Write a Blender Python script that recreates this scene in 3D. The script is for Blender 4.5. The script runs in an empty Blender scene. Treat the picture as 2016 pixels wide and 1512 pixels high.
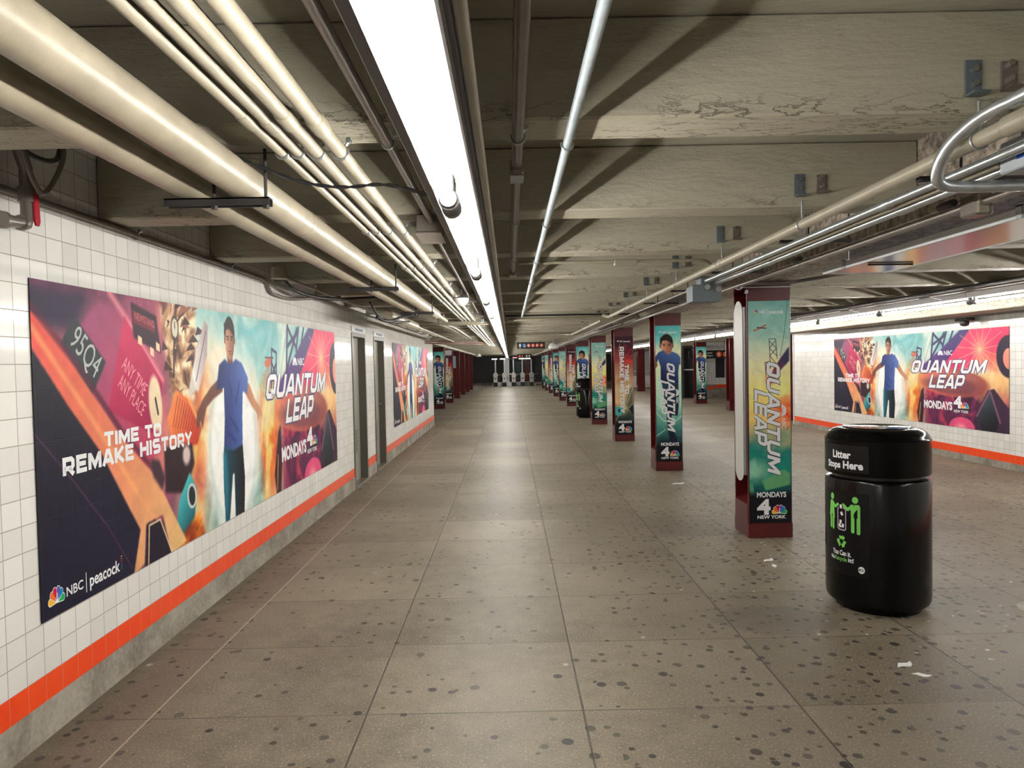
import bpy, math, random
import numpy as np
from mathutils import Vector, Matrix
random.seed(7)
sc = bpy.context.scene
# ------------------------------------------------------------------ camera, world, exposure
F_PX, W_PX, H_PX = 1390.0, 2016, 1512
CAM_Z, YAW, PITCH, ROLL = 1.6, -0.003062, -0.027755, 0.0193
cam_d = bpy.data.cameras.new('camera'); cam = bpy.data.objects.new('camera', cam_d)
sc.collection.objects.link(cam); sc.camera = cam
cam_d.sensor_width = 36.0; cam_d.lens = F_PX / W_PX * 36.0; cam_d.clip_start = 0.05; cam_d.clip_end = 300
_fw = Vector((-math.sin(YAW)*math.cos(PITCH), math.cos(YAW)*math.cos(PITCH), math.sin(PITCH)))
_r0 = _fw.cross(Vector((0, 0, 1))).normalized(); _u0 = _r0.cross(_fw)
_c, _s = math.cos(ROLL), math.sin(ROLL)
_R = _c*_r0 - _s*_u0; _U = _c*_u0 + _s*_r0
cam.matrix_world = Matrix(((_R.x, _U.x, -_fw.x, 0), (_R.y, _U.y, -_fw.y, 0), (_R.z, _U.z, -_fw.z, CAM_Z), (0, 0, 0, 1)))
world = bpy.data.worlds.new('station_air'); sc.world = world; world.use_nodes = True
world.node_tree.nodes['Background'].inputs[0].default_value = (0.9, 0.92, 1.0, 1)
world.node_tree.nodes['Background'].inputs[1].default_value = 0.03
sc.view_settings.view_transform = 'Standard'; sc.view_settings.look = 'None'
sc.view_settings.exposure = 0.0; sc.view_settings.gamma = 1.0; sc.view_settings.use_curve_mapping = False
TUBE_POWER = 118.0           # emission strength of the fluorescent tubes
WALL_TUBE_POWER = 125.0
sc.cycles.use_light_tree = True
sc.cycles.sample_clamp_indirect = 6.0
sc.cycles.diffuse_bounces = 1

# ------------------------------------------------------------------ layout constants (metres)
XL, XR = -2.06, 6.93          # tiled walls left and right
SLAB, BEAM = 2.69, 2.37       # ceiling slab, underside of the cross beams
COLX0, COLX1 = 2.12, 2.51     # right-hand column row
LEFT_END, RIGHT_END, FAR = 19.0, 17.2, 64.0

# ------------------------------------------------------------------ helpers
COL = sc.collection
def lin(c):
    return tuple(((x/12.92) if x <= 0.04045 else ((x+0.055)/1.055)**2.4) for x in c)
def rgb(r, g, b): return lin((r/255, g/255, b/255))
def nd(nt, typ, **kw):
    n = nt.nodes.new(typ)
    for k, v in kw.items():
        if k.startswith('i_'):
            key = k[2:]
            key = int(key) if key.isdigit() else key.replace('_', ' ')
            s = n.inputs[key]
            if isinstance(v, bpy.types.NodeSocket): nt.links.new(v, s)
            else: s.default_value = v
        else: setattr(n, k, v)
    return n
def mth(nt, op, a, b=None, c=None):
    n = nt.nodes.new('ShaderNodeMath'); n.operation = op
    for i, v in enumerate((a, b, c)):
        if v is None: continue
        if isinstance(v, bpy.types.NodeSocket): nt.links.new(v, n.inputs[i])
        else: n.inputs[i].default_value = v
    return n.outputs[0]
def mix(nt, f, a, b):
    n = nt.nodes.new('ShaderNodeMix'); n.data_type = 'RGBA'
    for s, v in ((n.inputs[0], f), (n.inputs[6], a), (n.inputs[7], b)):
        if isinstance(v, bpy.types.NodeSocket): nt.links.new(v, s)
        else: s.default_value = v if not isinstance(v, tuple) or len(v) == 4 else (*v, 1)
    return n.outputs[2]
def sstep(nt, x, a, b):
    n = nt.nodes.new('ShaderNodeMapRange'); n.interpolation_type = 'SMOOTHSTEP'
    nt.links.new(x, n.inputs[0]); n.inputs[1].default_value = a; n.inputs[2].default_value = b
    return n.outputs[0]
def pos(nt):
    g = nt.nodes.new('ShaderNodeNewGeometry'); s = nt.nodes.new('ShaderNodeSeparateXYZ')
    nt.links.new(g.outputs['Position'], s.inputs[0]); return g.outputs['Position'], s.outputs
def bump(nt, bsdf, h, strength, dist=0.01):
    b = nd(nt, 'ShaderNodeBump', i_Strength=strength, i_Distance=dist, i_Height=h)
    nt.links.new(b.outputs[0], bsdf.inputs['Normal'])
MATS = {}
def mat(name, color=(0.5, 0.5, 0.5), rough=0.5, metal=0.0, emit=None, power=0.0, noise=0.0, nscale=6.0, bmp=0.0, spec=0.5, coat=0.0):
    if name in MATS: return MATS[name]
    m = bpy.data.materials.new(name); m.use_nodes = True; nt = m.node_tree; b = nt.nodes['Principled BSDF']
    b.inputs['Base Color'].default_value = (*color, 1); b.inputs['Roughness'].default_value = rough
    b.inputs['Metallic'].default_value = metal; b.inputs['Specular IOR Level'].default_value = spec
    if coat: b.inputs['Coat Weight'].default_value = coat; b.inputs['Coat Roughness'].default_value = 0.08
    if emit: b.inputs['Emission Color'].default_value = (*emit, 1); b.inputs['Emission Strength'].default_value = power
    if noise or bmp:
        p, _ = pos(nt); n = nd(nt, 'ShaderNodeTexNoise', i_Vector=p, i_Scale=nscale, i_Detail=5.0)
        if noise:
            dark = tuple(c*(1-noise) for c in color); lite = tuple(min(1, c*(1+noise)) for c in color)
            nt.links.new(mix(nt, sstep(nt, n.outputs[0], 0.3, 0.7), dark, lite), b.inputs['Base Color'])
        if bmp: bump(nt, b, n.outputs[0], bmp)
    MATS[name] = m; return m

# ---- procedural surfaces
def tile_mat(name, axis, z0=0.278):
    m = bpy.data.materials.new(name); m.use_nodes = True; nt = m.node_tree; b = nt.nodes['Principled BSDF']
    p, s = pos(nt)
    v = nd(nt, 'ShaderNodeCombineXYZ', i_X=s[axis], i_Y=mth(nt, 'SUBTRACT', s[2], z0))
    br = nd(nt, 'ShaderNodeTexBrick', offset=0.0, squash=1.0, i_Vector=v.outputs[0], i_Scale=1.0, i_1=(*rgb(240, 237, 230), 1), i_2=(*rgb(229, 226, 219), 1), i_3=(*rgb(166, 159, 150), 1))
    br.inputs['Mortar Size'].default_value = 0.0022; br.inputs['Mortar Smooth'].default_value = 0.2
    br.inputs['Brick Width'].default_value = 0.1135; br.inputs['Row Height'].default_value = 0.1135
    dirt = nd(nt, 'ShaderNodeTexNoise', i_Vector=p, i_Scale=1.3, i_Detail=4.0)
    col = mix(nt, mth(nt, 'MULTIPLY', sstep(nt, dirt.outputs[0], 0.45, 0.8), 0.18), br.outputs[0], rgb(176, 164, 146))
    nt.links.new(col, b.inputs['Base Color'])
    rg = mth(nt, 'ADD', mth(nt, 'MULTIPLY', br.outputs['Fac'], 0.6), 0.10); nt.links.new(rg, b.inputs['Roughness'])
    wav = nd(nt, 'ShaderNodeTexNoise', i_Vector=p, i_Scale=7.0, i_Detail=2.0)
    h = mth(nt, 'ADD', mth(nt, 'MULTIPLY', br.outputs['Fac'], -1.0), mth(nt, 'MULTIPLY', wav.outputs[0], 0.5))
    b.inputs['Specular IOR Level'].default_value = 0.32
    bump(nt, b, h, 0.3, 0.006)
    return m
TILE_X, TILE_Y = tile_mat('white_glazed_tile', 1), tile_mat('white_glazed_tile_facing', 0)
def orange_mat(name, axis):
    m = bpy.data.materials.new(name); m.use_nodes = True; nt = m.node_tree; b = nt.nodes['Principled BSDF']
    p, s = pos(nt)
    f = mth(nt, 'FRACT', mth(nt, 'DIVIDE', s[axis], 0.1135)); line = mth(nt, 'LESS_THAN', f, 0.028)
    n = nd(nt, 'ShaderNodeTexNoise', i_Vector=p, i_Scale=5.0)
    c = mix(nt, n.outputs[0], rgb(246, 62, 8), rgb(255, 86, 22))
    nt.links.new(mix(nt, line, c, rgb(236, 130, 90)), b.inputs['Base Color']); b.inputs['Roughness'].default_value = 0.2
    bump(nt, b, line, -0.3, 0.005); return m
ORANGE_X, ORANGE_Y = orange_mat('orange_tile', 1), orange_mat('orange_tile_facing', 0)
def concrete_mat(name, a, c, rough=0.8, sc1=3.0, b_str=0.4):
    m = bpy.data.materials.new(name); m.use_nodes = True; nt = m.node_tree; b = nt.nodes['Principled BSDF']
    p, s = pos(nt)
    n1 = nd(nt, 'ShaderNodeTexNoise', i_Vector=p, i_Scale=sc1, i_Detail=8.0, i_Roughness=0.65)
    n2 = nd(nt, 'ShaderNodeTexNoise', i_Vector=p, i_Scale=sc1*14, i_Detail=4.0)
    k = mth(nt, 'ADD', mth(nt, 'MULTIPLY', n1.outputs[0], 0.75), mth(nt, 'MULTIPLY', n2.outputs[0], 0.25))
    nt.links.new(mix(nt, sstep(nt, k, 0.32, 0.66), a, c), b.inputs['Base Color']); b.inputs['Roughness'].default_value = rough
    bump(nt, b, k, b_str, 0.01); return m
CONC = concrete_mat('grey_base_concrete', rgb(116, 108, 96), rgb(172, 164, 150))
ROUGH_CONC = concrete_mat('rough_soffit_concrete', rgb(84, 74, 66), rgb(206, 190, 172), 0.7, 22.0, 0.9)
def beam_paint(name, base, peel=0.5):
    m = bpy.data.materials.new(name); m.use_nodes = True; nt = m.node_tree; b = nt.nodes['Principled BSDF']
    p, s = pos(nt)
    n1 = nd(nt, 'ShaderNodeTexNoise', i_Vector=p, i_Scale=1.6, i_Detail=6.0)
    n2 = nd(nt, 'ShaderNodeTexNoise', i_Vector=p, i_Scale=14.0, i_Detail=6.0, i_Roughness=0.6)
    st = nd(nt, 'ShaderNodeMapping', i_Vector=p); st.inputs['Scale'].default_value = (1.4, 5.0, 5.0)
    wp = nd(nt, 'ShaderNodeTexNoise', i_Vector=st.outputs[0], i_Scale=3.2, i_Detail=6.0, i_Roughness=0.6)
    crack = mth(nt, 'SUBTRACT', 1.0, sstep(nt, mth(nt, 'ABSOLUTE', mth(nt, 'SUBTRACT', wp.outputs[0], 0.5)), 0.0, 0.020))
    low = mth(nt, 'SUBTRACT', 1.0, sstep(nt, mth(nt, 'SUBTRACT', s[2], BEAM), 0.0, 0.09))      # paint splits along the beams' lower edges
    gate = sstep(nt, n1.outputs[0], 0.40, 0.52)
    crack = mth(nt, 'MULTIPLY', crack, mth(nt, 'MAXIMUM', mth(nt, 'MULTIPLY', low, gate), mth(nt, 'MULTIPLY', sstep(nt, n1.outputs[0], 0.57, 0.70), 0.6)))
    c0 = mix(nt, n1.outputs[0], tuple(x*0.9 for x in base), tuple(min(1, x*1.08) for x in base))
    nt.links.new(mix(nt, mth(nt, 'MULTIPLY', crack, 0.75), c0, rgb(62, 52, 44)), b.inputs['Base Color'])
    b.inputs['Roughness'].default_value = 0.5
    h = mth(nt, 'SUBTRACT', mth(nt, 'ADD', mth(nt, 'MULTIPLY', n2.outputs[0], 0.35), mth(nt, 'MULTIPLY', wp.outputs[0], 0.9)), mth(nt, 'MULTIPLY', crack, 0.9))
    bump(nt, b, h, peel, 0.03); return m
BEAM_M = beam_paint('peeling_cream_paint', rgb(180, 173, 152))
SLAB_M = beam_paint('cream_ceiling_paint', rgb(174, 168, 150), 0.35)
def floor_mat():
    m = bpy.data.materials.new('stained_concrete_flags'); m.use_nodes = True; nt = m.node_tree; b = nt.nodes['Principled BSDF']
    p, s = pos(nt)
    n1 = nd(nt, 'ShaderNodeTexNoise', i_Vector=p, i_Scale=0.55, i_Detail=6.0, i_Roughness=0.6)
    n2 = nd(nt, 'ShaderNodeTexNoise', i_Vector=p, i_Scale=6.0, i_Detail=8.0, i_Roughness=0.7)
    n3 = nd(nt, 'ShaderNodeTexNoise', i_Vector=p, i_Scale=95.0, i_Detail=3.0)
    gx = mth(nt, 'DIVIDE', mth(nt, 'ADD', s[0], 0.69), 1.0); gy = mth(nt, 'DIVIDE', mth(nt, 'SUBTRACT', s[1], 3.21), 0.802)
    cell = nd(nt, 'ShaderNodeCombineXYZ', i_X=mth(nt, 'FLOOR', gx), i_Y=mth(nt, 'FLOOR', gy))
    wn = nd(nt, 'ShaderNodeTexWhiteNoise', noise_dimensions='2D', i_Vector=cell.outputs[0])
    k = mth(nt, 'ADD', mth(nt, 'MULTIPLY', n1.outputs[0], 0.5), mth(nt, 'MULTIPLY', n2.outputs[0], 0.4))
    k = mth(nt, 'ADD', k, mth(nt, 'MULTIPLY', wn.outputs[0], 0.10))
    col = mix(nt, sstep(nt, k, 0.30, 0.68), rgb(94, 84, 69), rgb(150, 139, 119))
    col = mix(nt, mth(nt, 'MULTIPLY', sstep(nt, n3.outputs[0], 0.56, 0.72), 0.6), col, rgb(196, 182, 160))     # pale aggregate
    col = mix(nt, mth(nt, 'MULTIPLY', sstep(nt, n3.outputs[0], 0.45, 0.30), 0.45), col, rgb(70, 60, 50))
    # dirt gathered along the left wall and around the column row
    d1 = mth(nt, 'SUBTRACT', 1.0, sstep(nt, s[0], XL, -1.35))
    d2 = sstep(nt, s[0], 0.3, 1.3)
    d2 = mth(nt, 'MULTIPLY', d2, mth(nt, 'SUBTRACT', 1.0, sstep(nt, s[1], 7.0, 16.0)))
    dd = mth(nt, 'MULTIPLY', mth(nt, 'MAXIMUM', d1, mth(nt, 'MULTIPLY', d2, 0.6)), sstep(nt, n2.outputs[0], 0.3, 0.6))
    col = mix(nt, mth(nt, 'MULTIPLY', dd, 0.6), col, rgb(84, 70, 58))
    # trodden gum spots
    def spots(scale, dens, rmin, rmax, off):
        mp = nd(nt, 'ShaderNodeMapping', i_Vector=p); mp.inputs['Location'].default_value = off; mp.inputs['Scale'].default_value = (1, 1, 0)
        vo = nd(nt, 'ShaderNodeTexVoronoi', voronoi_dimensions='2D', i_Vector=mp.outputs[0], i_Scale=scale)
        sep = nd(nt, 'ShaderNodeSeparateColor', i_0=vo.outputs['Color'])
        r = mth(nt, 'ADD', mth(nt, 'MULTIPLY', sep.outputs[1], rmax-rmin), rmin)
        wob = mth(nt, 'MULTIPLY', mth(nt, 'SUBTRACT', n2.outputs[0], 0.5), 0.08)
        inside = mth(nt, 'SUBTRACT', 1.0, sstep(nt, mth(nt, 'SUBTRACT', mth(nt, 'ADD', vo.outputs['Distance'], wob), r), -0.02, 0.03))
        on = mth(nt, 'LESS_THAN', sep.outputs[0], dens)
        return mth(nt, 'MULTIPLY', inside, on), sep.outputs[2]
    dmask = mth(nt, 'ADD', 0.10, mth(nt, 'MULTIPLY', mth(nt, 'MAXIMUM', d2, mth(nt, 'MULTIPLY', d1, 0.5)), 0.30))
    g1, t1 = spots(9.5, dmask, 0.10, 0.24, (0, 0, 0)); g2, t2 = spots(13.0, mth(nt, 'MULTIPLY', dmask, 0.8), 0.10, 0.24, (3.3, 1.7, 0))
    g = mth(nt, 'MULTIPLY', mth(nt, 'MAXIMUM', g1, g2), mth(nt, 'ADD', 0.55, mth(nt, 'MULTIPLY', t1, 0.45)))
    col = mix(nt, g, col, rgb(40, 36, 33))
    # flecks of spilt white paint near the columns and the bin
    wmask = mth(nt, 'MULTIPLY', sstep(nt, s[0], 1.2, 2.6), sstep(nt, n1.outputs[0], 0.40, 0.56))
    w1, _ = spots(15.0, mth(nt, 'MULTIPLY', wmask, 0.16), 0.06, 0.2, (7.1, 2.2, 0)); w2, _ = spots(2.2, 0.10, 0.010, 0.026, (1.1, 5.2, 0))
    w = mth(nt, 'MAXIMUM', mth(nt, 'MULTIPLY', w1, sstep(nt, n2.outputs[0], 0.44, 0.56)), mth(nt, 'MULTIPLY', w2, 0.8))
    col = mix(nt, mth(nt, 'MULTIPLY', w, 0.85), col, rgb(222, 212, 194))
    # a patch of damp beside the bin
    px = mth(nt, 'SUBTRACT', s[0], 1.62); py = mth(nt, 'SUBTRACT', s[1], 4.28)
    rr = mth(nt, 'SQRT', mth(nt, 'ADD', mth(nt, 'MULTIPLY', px, px), mth(nt, 'MULTIPLY', mth(nt, 'MULTIPLY', py, py), 2.2)))
    damp = mth(nt, 'SUBTRACT', 1.0, sstep(nt, mth(nt, 'ADD', rr, mth(nt, 'MULTIPLY', n2.outputs[0], 0.5)), 0.56, 0.66))
    col = mix(nt, mth(nt, 'MULTIPLY', damp, 0.45), col, rgb(78, 70, 62))
    fx = mth(nt, 'ABSOLUTE', mth(nt, 'SUBTRACT', mth(nt, 'FRACT', mth(nt, 'ADD', gx, 0.5)), 0.5))
    fy = mth(nt, 'MULTIPLY', mth(nt, 'ABSOLUTE', mth(nt, 'SUBTRACT', mth(nt, 'FRACT', mth(nt, 'ADD', gy, 0.5)), 0.5)), 0.802)
    jx = mth(nt, 'SUBTRACT', 1.0, sstep(nt, fx, 0.003, 0.007))
    jy = mth(nt, 'MULTIPLY', mth(nt, 'SUBTRACT', 1.0, sstep(nt, fy, 0.002, 0.006)), sstep(nt, n1.outputs[0], 0.36, 0.5))
    j = mth(nt, 'MAXIMUM', jx, mth(nt, 'MULTIPLY', jy, 0.85))
    pale = mth(nt, 'MULTIPLY', jx, mth(nt, 'LESS_THAN', s[0], -1.2))
    col = mix(nt, mth(nt, 'MULTIPLY', j, mth(nt, 'ADD', 0.35, mth(nt, 'MULTIPLY', n2.outputs[0], 0.9))), col, rgb(50, 42, 35))
    col = mix(nt, pale, col, rgb(176, 160, 140))
    nt.links.new(col, b.inputs['Base Color'])
    nt.links.new(mth(nt, 'ADD', 0.34, mth(nt, 'MULTIPLY', n2.outputs[0], 0.3)), b.inputs['Roughness'])
    b.inputs['Specular IOR Level'].default_value = 0.45
    bump(nt, b, mth(nt, 'SUBTRACT', mth(nt, 'MULTIPLY', n3.outputs[0], 0.25), j), 0.3, 0.006)
    return m
FLOOR_M = floor_mat()
def print_mat(name, grid=False):
    m = bpy.data.materials.new(name); m.use_nodes = True; nt = m.node_tree; b = nt.nodes['Principled BSDF']
    a = nd(nt, 'ShaderNodeVertexColor', layer_name='ink'); nt.links.new(a.outputs[0], b.inputs['Base Color'])
    b.inputs['Roughness'].default_value = 0.5; b.inputs['Specular IOR Level'].default_value = 0.2
    if grid:
        p, s = pos(nt); v = nd(nt, 'ShaderNodeCombineXYZ', i_X=s[1], i_Y=mth(nt, 'SUBTRACT', s[2], 0.278))
        br = nd(nt, 'ShaderNodeTexBrick', offset=0.0, i_Vector=v.outputs[0], i_Scale=1.0)
        br.inputs['Mortar Size'].default_value = 0.003; br.inputs['Mortar Smooth'].default_value = 0.6
        br.inputs['Brick Width'].default_value = 0.1135; br.inputs['Row Height'].default_value = 0.1135
        bump(nt, b, mth(nt, 'MULTIPLY', br.outputs['Fac'], -1.0), 0.18, 0.004)
    return m
PRINT, PRINT_WALL = print_mat('printed_vinyl'), print_mat('printed_vinyl_over_tile', True)
PIPE = mat('cream_gloss_pipe_paint', rgb(152, 144, 124), 0.42, noise=0.08, nscale=9, bmp=0.12)
LAGGING = mat('painted_pipe_lagging', rgb(162, 153, 132), 0.36, noise=0.12, nscale=7, bmp=0.35)
GALV = mat('galvanised_steel', rgb(190, 196, 198), 0.32, 0.85, noise=0.12, nscale=30)
DULL = mat('dull_brown_conduit_paint', rgb(122, 114, 106), 0.32, 0.3, noise=0.1)
ZINC = mat('matt_zinc_conduit', rgb(172, 182, 186), 0.5, 0.25, noise=0.08, nscale=25)
STEEL = mat('bright_steel', rgb(208, 208, 206), 0.22, 1.0)
DARKST = mat('dark_weathered_steel', rgb(64, 62, 62), 0.45, 0.5, noise=0.2)
CHAN = mat('grey_wireway_enamel', rgb(104, 102, 106), 0.4, 0.3)
BLACK = mat('black_cable_sheath', rgb(24, 24, 26), 0.4)
PAN = mat('white_enamel_reflector', rgb(236, 234, 230), 0.35)
MAROON = mat('maroon_gloss_paint', rgb(80, 18, 20), 0.28, noise=0.15, nscale=4, bmp=0.08)
TUBE = mat('lit_fluorescent_glass', (1, 1, 1), 0.3, emit=(1.0, 0.975, 0.925), power=TUBE_POWER)
WTUBE = mat('lit_fluorescent_glass_cool', (1, 1, 1), 0.3, emit=(1.0, 0.96, 0.92), power=WALL_TUBE_POWER)
SOCK = mat('grey_lampholder_plastic', rgb(120, 118, 116), 0.5)
GREYBOX = mat('blue_grey_box_enamel', rgb(96, 106, 110), 0.4)
LTGREY = mat('light_grey_enamel', rgb(176, 182, 186), 0.4)
DOOR_M = mat('grey_door_paint', rgb(150, 146, 134), 0.4)
FRAME_M = mat('dark_door_frame_paint', rgb(92, 88, 78), 0.4)
BINM = mat('glossy_black_bin_plastic', rgb(6, 6, 7), 0.16, spec=0.22)
DECAL = mat('matt_black_decal', rgb(11, 11, 13), 0.4, spec=0.2)
PLATE = mat('off_white_board', rgb(196, 194, 188), 0.4)
RAIL = mat('pale_rail_enamel', rgb(222, 226, 226), 0.35)
WHITE = mat('white_enamel', rgb(232, 232, 228), 0.4)
RED = mat('red_lever_plastic', rgb(170, 24, 40), 0.3)
BLUE = mat('blue_sticker', rgb(24, 84, 190), 0.4)
SIGNB = mat('black_sign_enamel', rgb(12, 12, 13), 0.35)
INK_W = mat('white_sign_lettering', rgb(240, 240, 238), 0.5)
INK_O = mat('orange_route_disc', rgb(240, 96, 44), 0.5)
INK_B = mat('blue_access_panel', rgb(40, 120, 190), 0.5)
INK_G = mat('green_decal_ink', rgb(122, 205, 92), 0.5)
INK_K = mat('black_ink', rgb(10, 10, 10), 0.5)
BRUSH = mat('brushed_stainless_tray', rgb(208, 202, 196), 0.16, 1.0)
TEAL = mat('dark_teal_glass', rgb(36, 60, 60), 0.15)

class MB:
    """collects shapes in world coordinates and links them as ONE mesh object"""
    def __init__(s): s.v = []; s.f = []; s.c = []
    def add(s, v, f, c=None):
        o = len(s.v); s.v += [tuple(p) for p in v]; s.f += [tuple(i+o for i in q) for q in f]; s.c += [c]*len(f); return s
    def box(s, x0, x1, y0, y1, z0, z1):
        v = [(x, y, z) for z in (z0, z1) for y in (y0, y1) for x in (x0, x1)]
        return s.add(v, [(0, 2, 3, 1), (4, 5, 7, 6), (0, 1, 5, 4), (2, 6, 7, 3), (0, 4, 6, 2), (1, 3, 7, 5)])
    def bbox(s, x0, x1, y0, y1, z0, z1, b=0.004):          # box with chamfered edges
        xs, ys, zs = (x0, x1), (y0, y1), (z0, z1); v = []; idx = {}
        for i in (0, 1):
            for j in (0, 1):
                for k in (0, 1):
                    sx, sy, sz = (1, -1)[i], (1, -1)[j], (1, -1)[k]
                    for a in range(3):
                        q = [xs[i]+sx*b, ys[j]+sy*b, zs[k]+sz*b]; q[a] = (xs[i], ys[j], zs[k])[a]
                        idx[i, j, k, a] = len(v); v.append(q)
        f = []
        for a in range(3):
            o1, o2 = [q for q in range(3) if q != a]
            for d in (0, 1):
                loop = []
                for (m, n) in ((0, 0), (1, 0), (1, 1), (0, 1)):
                    key = [0, 0, 0]; key[a] = d; key[o1] = m; key[o2] = n; loop.append(idx[(*key, a)])
                f.append(tuple(loop))
            for m in (0, 1):
                for n in (0, 1):
                    k0 = [0, 0, 0]; k1 = [0, 0, 0]; k0[o1] = k1[o1] = m; k0[o2] = k1[o2] = n; k1[a] = 1
                    f.append((idx[(*k0, o1)], idx[(*k1, o1)], idx[(*k1, o2)], idx[(*k0, o2)]))
        for i in (0, 1):
            for j in (0, 1):
                for k in (0, 1): f.append(tuple(idx[i, j, k, a] for a in range(3)))
        return s.add(v, f)
    def tube(s, pts, r, n=12, cap=True):
        pts = [Vector(p) for p in pts]; rs = r if isinstance(r, (list, tuple)) else [r]*len(pts); rings = []; up = None
        for i, p in enumerate(pts):
            d = ((pts[i]-pts[i-1]).normalized() if i else Vector()) + ((pts[i+1]-pts[i]).normalized() if i < len(pts)-1 else Vector())
            d.normalize()
            if up is None: up = Vector((0, 0, 1)) if abs(d.z) < 0.9 else Vector((0, 1, 0))
            a = d.cross(up).normalized(); b = a.cross(d).normalized(); up = b
            rings.append([p + rs[i]*(math.cos(t)*a + math.sin(t)*b) for t in (2*math.pi*k/n for k in range(n))])
        v = [q for ring in rings for q in ring]; f = []
        for i in range(len(pts)-1):
            for k in range(n): f.append((i*n+k, i*n+(k+1) % n, (i+1)*n+(k+1) % n, (i+1)*n+k))
        if cap: f += [tuple(range(n))[::-1], tuple((len(pts)-1)*n+k for k in range(n))]
        return s.add(v, f)
    def lathe(s, c, prof, n=48):
        v = []; f = []
        for (r, z) in prof: v += [(c[0]+r*math.cos(2*math.pi*k/n), c[1]+r*math.sin(2*math.pi*k/n), z) for k in range(n)]
        for i in range(len(prof)-1):
            for k in range(n): f.append((i*n+k, i*n+(k+1) % n, (i+1)*n+(k+1) % n, (i+1)*n+k))
        f += [tuple(range(n))[::-1], tuple((len(prof)-1)*n+k for k in range(n))]
        return s.add(v, f)
    def prism(s, poly, axis, a, b):                        # extrude a 2-D outline along an axis
        def P(q, t): return {0: (t, q[0], q[1]), 1: (q[0], t, q[1]), 2: (q[0], q[1], t)}[axis]
        n = len(poly); v = [P(q, a) for q in poly] + [P(q, b) for q in poly]
        return s.add(v, [tuple(range(n)), tuple(range(2*n-1, n-1, -1))] + [(i, (i+1) % n, n+(i+1) % n, n+i) for i in range(n)])
    def build(s, name, m, parent=None, smooth=False, origin=None):
        vs = np.array(s.v, float)
        if parent is not None and origin is None: origin = tuple(WORLD[parent.name])
        if origin is None:
            lo, hi = vs.min(0), vs.max(0); origin = ((lo[0]+hi[0])/2, (lo[1]+hi[1])/2, lo[2])
        me = bpy.data.meshes.new(name); me.from_pydata([tuple(p) for p in (vs-np.array(origin))], [], s.f); me.update()
        bm_fix(me)
        if smooth: me.shade_smooth(); me.set_sharp_from_angle(angle=math.radians(38))
        me.materials.append(m)
        if any(c is not None for c in s.c): ink(me, s.c)
        o = bpy.data.objects.new(name, me); COL.objects.link(o); WORLD[o.name] = Vector(origin)
        if parent is not None:
            o.parent = parent; o.location = Vector(origin) - WORLD[parent.name]
        else: o.location = origin
        return o
WORLD = {}
import bmesh
def bm_fix(me):
    if len(me.polygons) > 60000: return
    b = bmesh.new(); b.from_mesh(me); bmesh.ops.recalc_face_normals(b, faces=b.faces); b.to_mesh(me); b.free()
def ink(me, cols):
    at = me.color_attributes.new('ink', 'FLOAT_COLOR', 'CORNER'); buf = []
    for p in me.polygons:
        c = cols[p.index] or (0, 0, 0)
        buf += [c[0], c[1], c[2], 1.0]*p.loop_total
    at.data.foreach_set('color', buf)
def tag(o, label, cat, group=None, kind=None):
    o['label'] = label; o['category'] = cat
    if group: o['group'] = group
    if kind: o['kind'] = kind
    return o
def struct(o): o['kind'] = 'structure'; return o
def empty(name, loc, rz=0.0):
    o = bpy.data.objects.new(name, None); COL.objects.link(o); o.location = loc; o.rotation_euler = (0, 0, rz); o.empty_display_size = 0.1
    WORLD[o.name] = Vector(loc); return o
def copy_tree(o, parent=None):
    c = o.copy(); COL.objects.link(c); WORLD[c.name] = WORLD[o.name].copy()
    if parent is not None: c.parent = parent
    for ch in list(o.children): copy_tree(ch, c)
    return c
ORD = ['nearest', 'second', 'third', 'fourth', 'fifth', 'sixth', 'seventh', 'eighth', 'ninth', 'tenth', 'eleventh', 'twelfth', 'thirteenth', 'fourteenth', 'fifteenth', 'sixteenth']
def arc(c, r, a0, a1, n, plane):
    out = []
    for i in range(n+1):
        a = math.radians(a0+(a1-a0)*i/n); u, v = r*math.cos(a), r*math.sin(a)
        out.append({'xy': (c[0]+u, c[1]+v, c[2]), 'yz': (c[0], c[1]+u, c[2]+v), 'xz': (c[0]+u, c[1], c[2]+v)}[plane])
    return out
def smooth_path(pts, it=2):
    pts = [Vector(p) for p in pts]
    for _ in range(it):
        q = [pts[0]]
        for a, b in zip(pts[:-1], pts[1:]): q += [a*0.75+b*0.25, a*0.25+b*0.75]
        pts = q+[pts[-1]]
    return pts
# ================================================================== THE SETTING
m = MB(); m.box(-6.5, 10.6, -3.2, FAR, -0.2, 0.0); struct(m.build('floor', FLOOR_M))
m = MB(); m.box(-6.5, 10.6, -3.2, FAR, SLAB, SLAB+0.2); struct(m.build('ceiling', SLAB_M))
DOORS = [(9.24, 10.10, 'door_1'), (10.73, 11.60, 'door_2')]
DZ = 2.06
def wall_run(x0, x1, z0, z1):                 # left wall slabs between the door openings
    m = MB(); y = -3.0
    for a, b, _ in DOORS: m.box(x0, x1, y, a, z0, z1); y = b
    m.box(x0, x1, y, LEFT_END, z0, z1); return m
m = wall_run(XL-0.35, XL, 0.278, DZ); m.box(XL-0.35, XL, -3.0, LEFT_END, DZ, SLAB); struct(m.build('wall_left', TILE_X))
struct(wall_run(XL-0.35, XL+0.003, 0.165, 0.278).build('trim_1', ORANGE_X))
struct(wall_run(XL-0.35, XL+0.008, 0.0, 0.165).build('baseboard_left', CONC))
m = MB(); m.box(XR, XR+0.3, -3.0, RIGHT_END, 0.215, SLAB); struct(m.build('wall_right', TILE_X))
m = MB(); m.box(XR-0.003, XR+0.3, -3.0, RIGHT_END, 0.10, 0.215); struct(m.build('trim_2', ORANGE_X))
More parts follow.
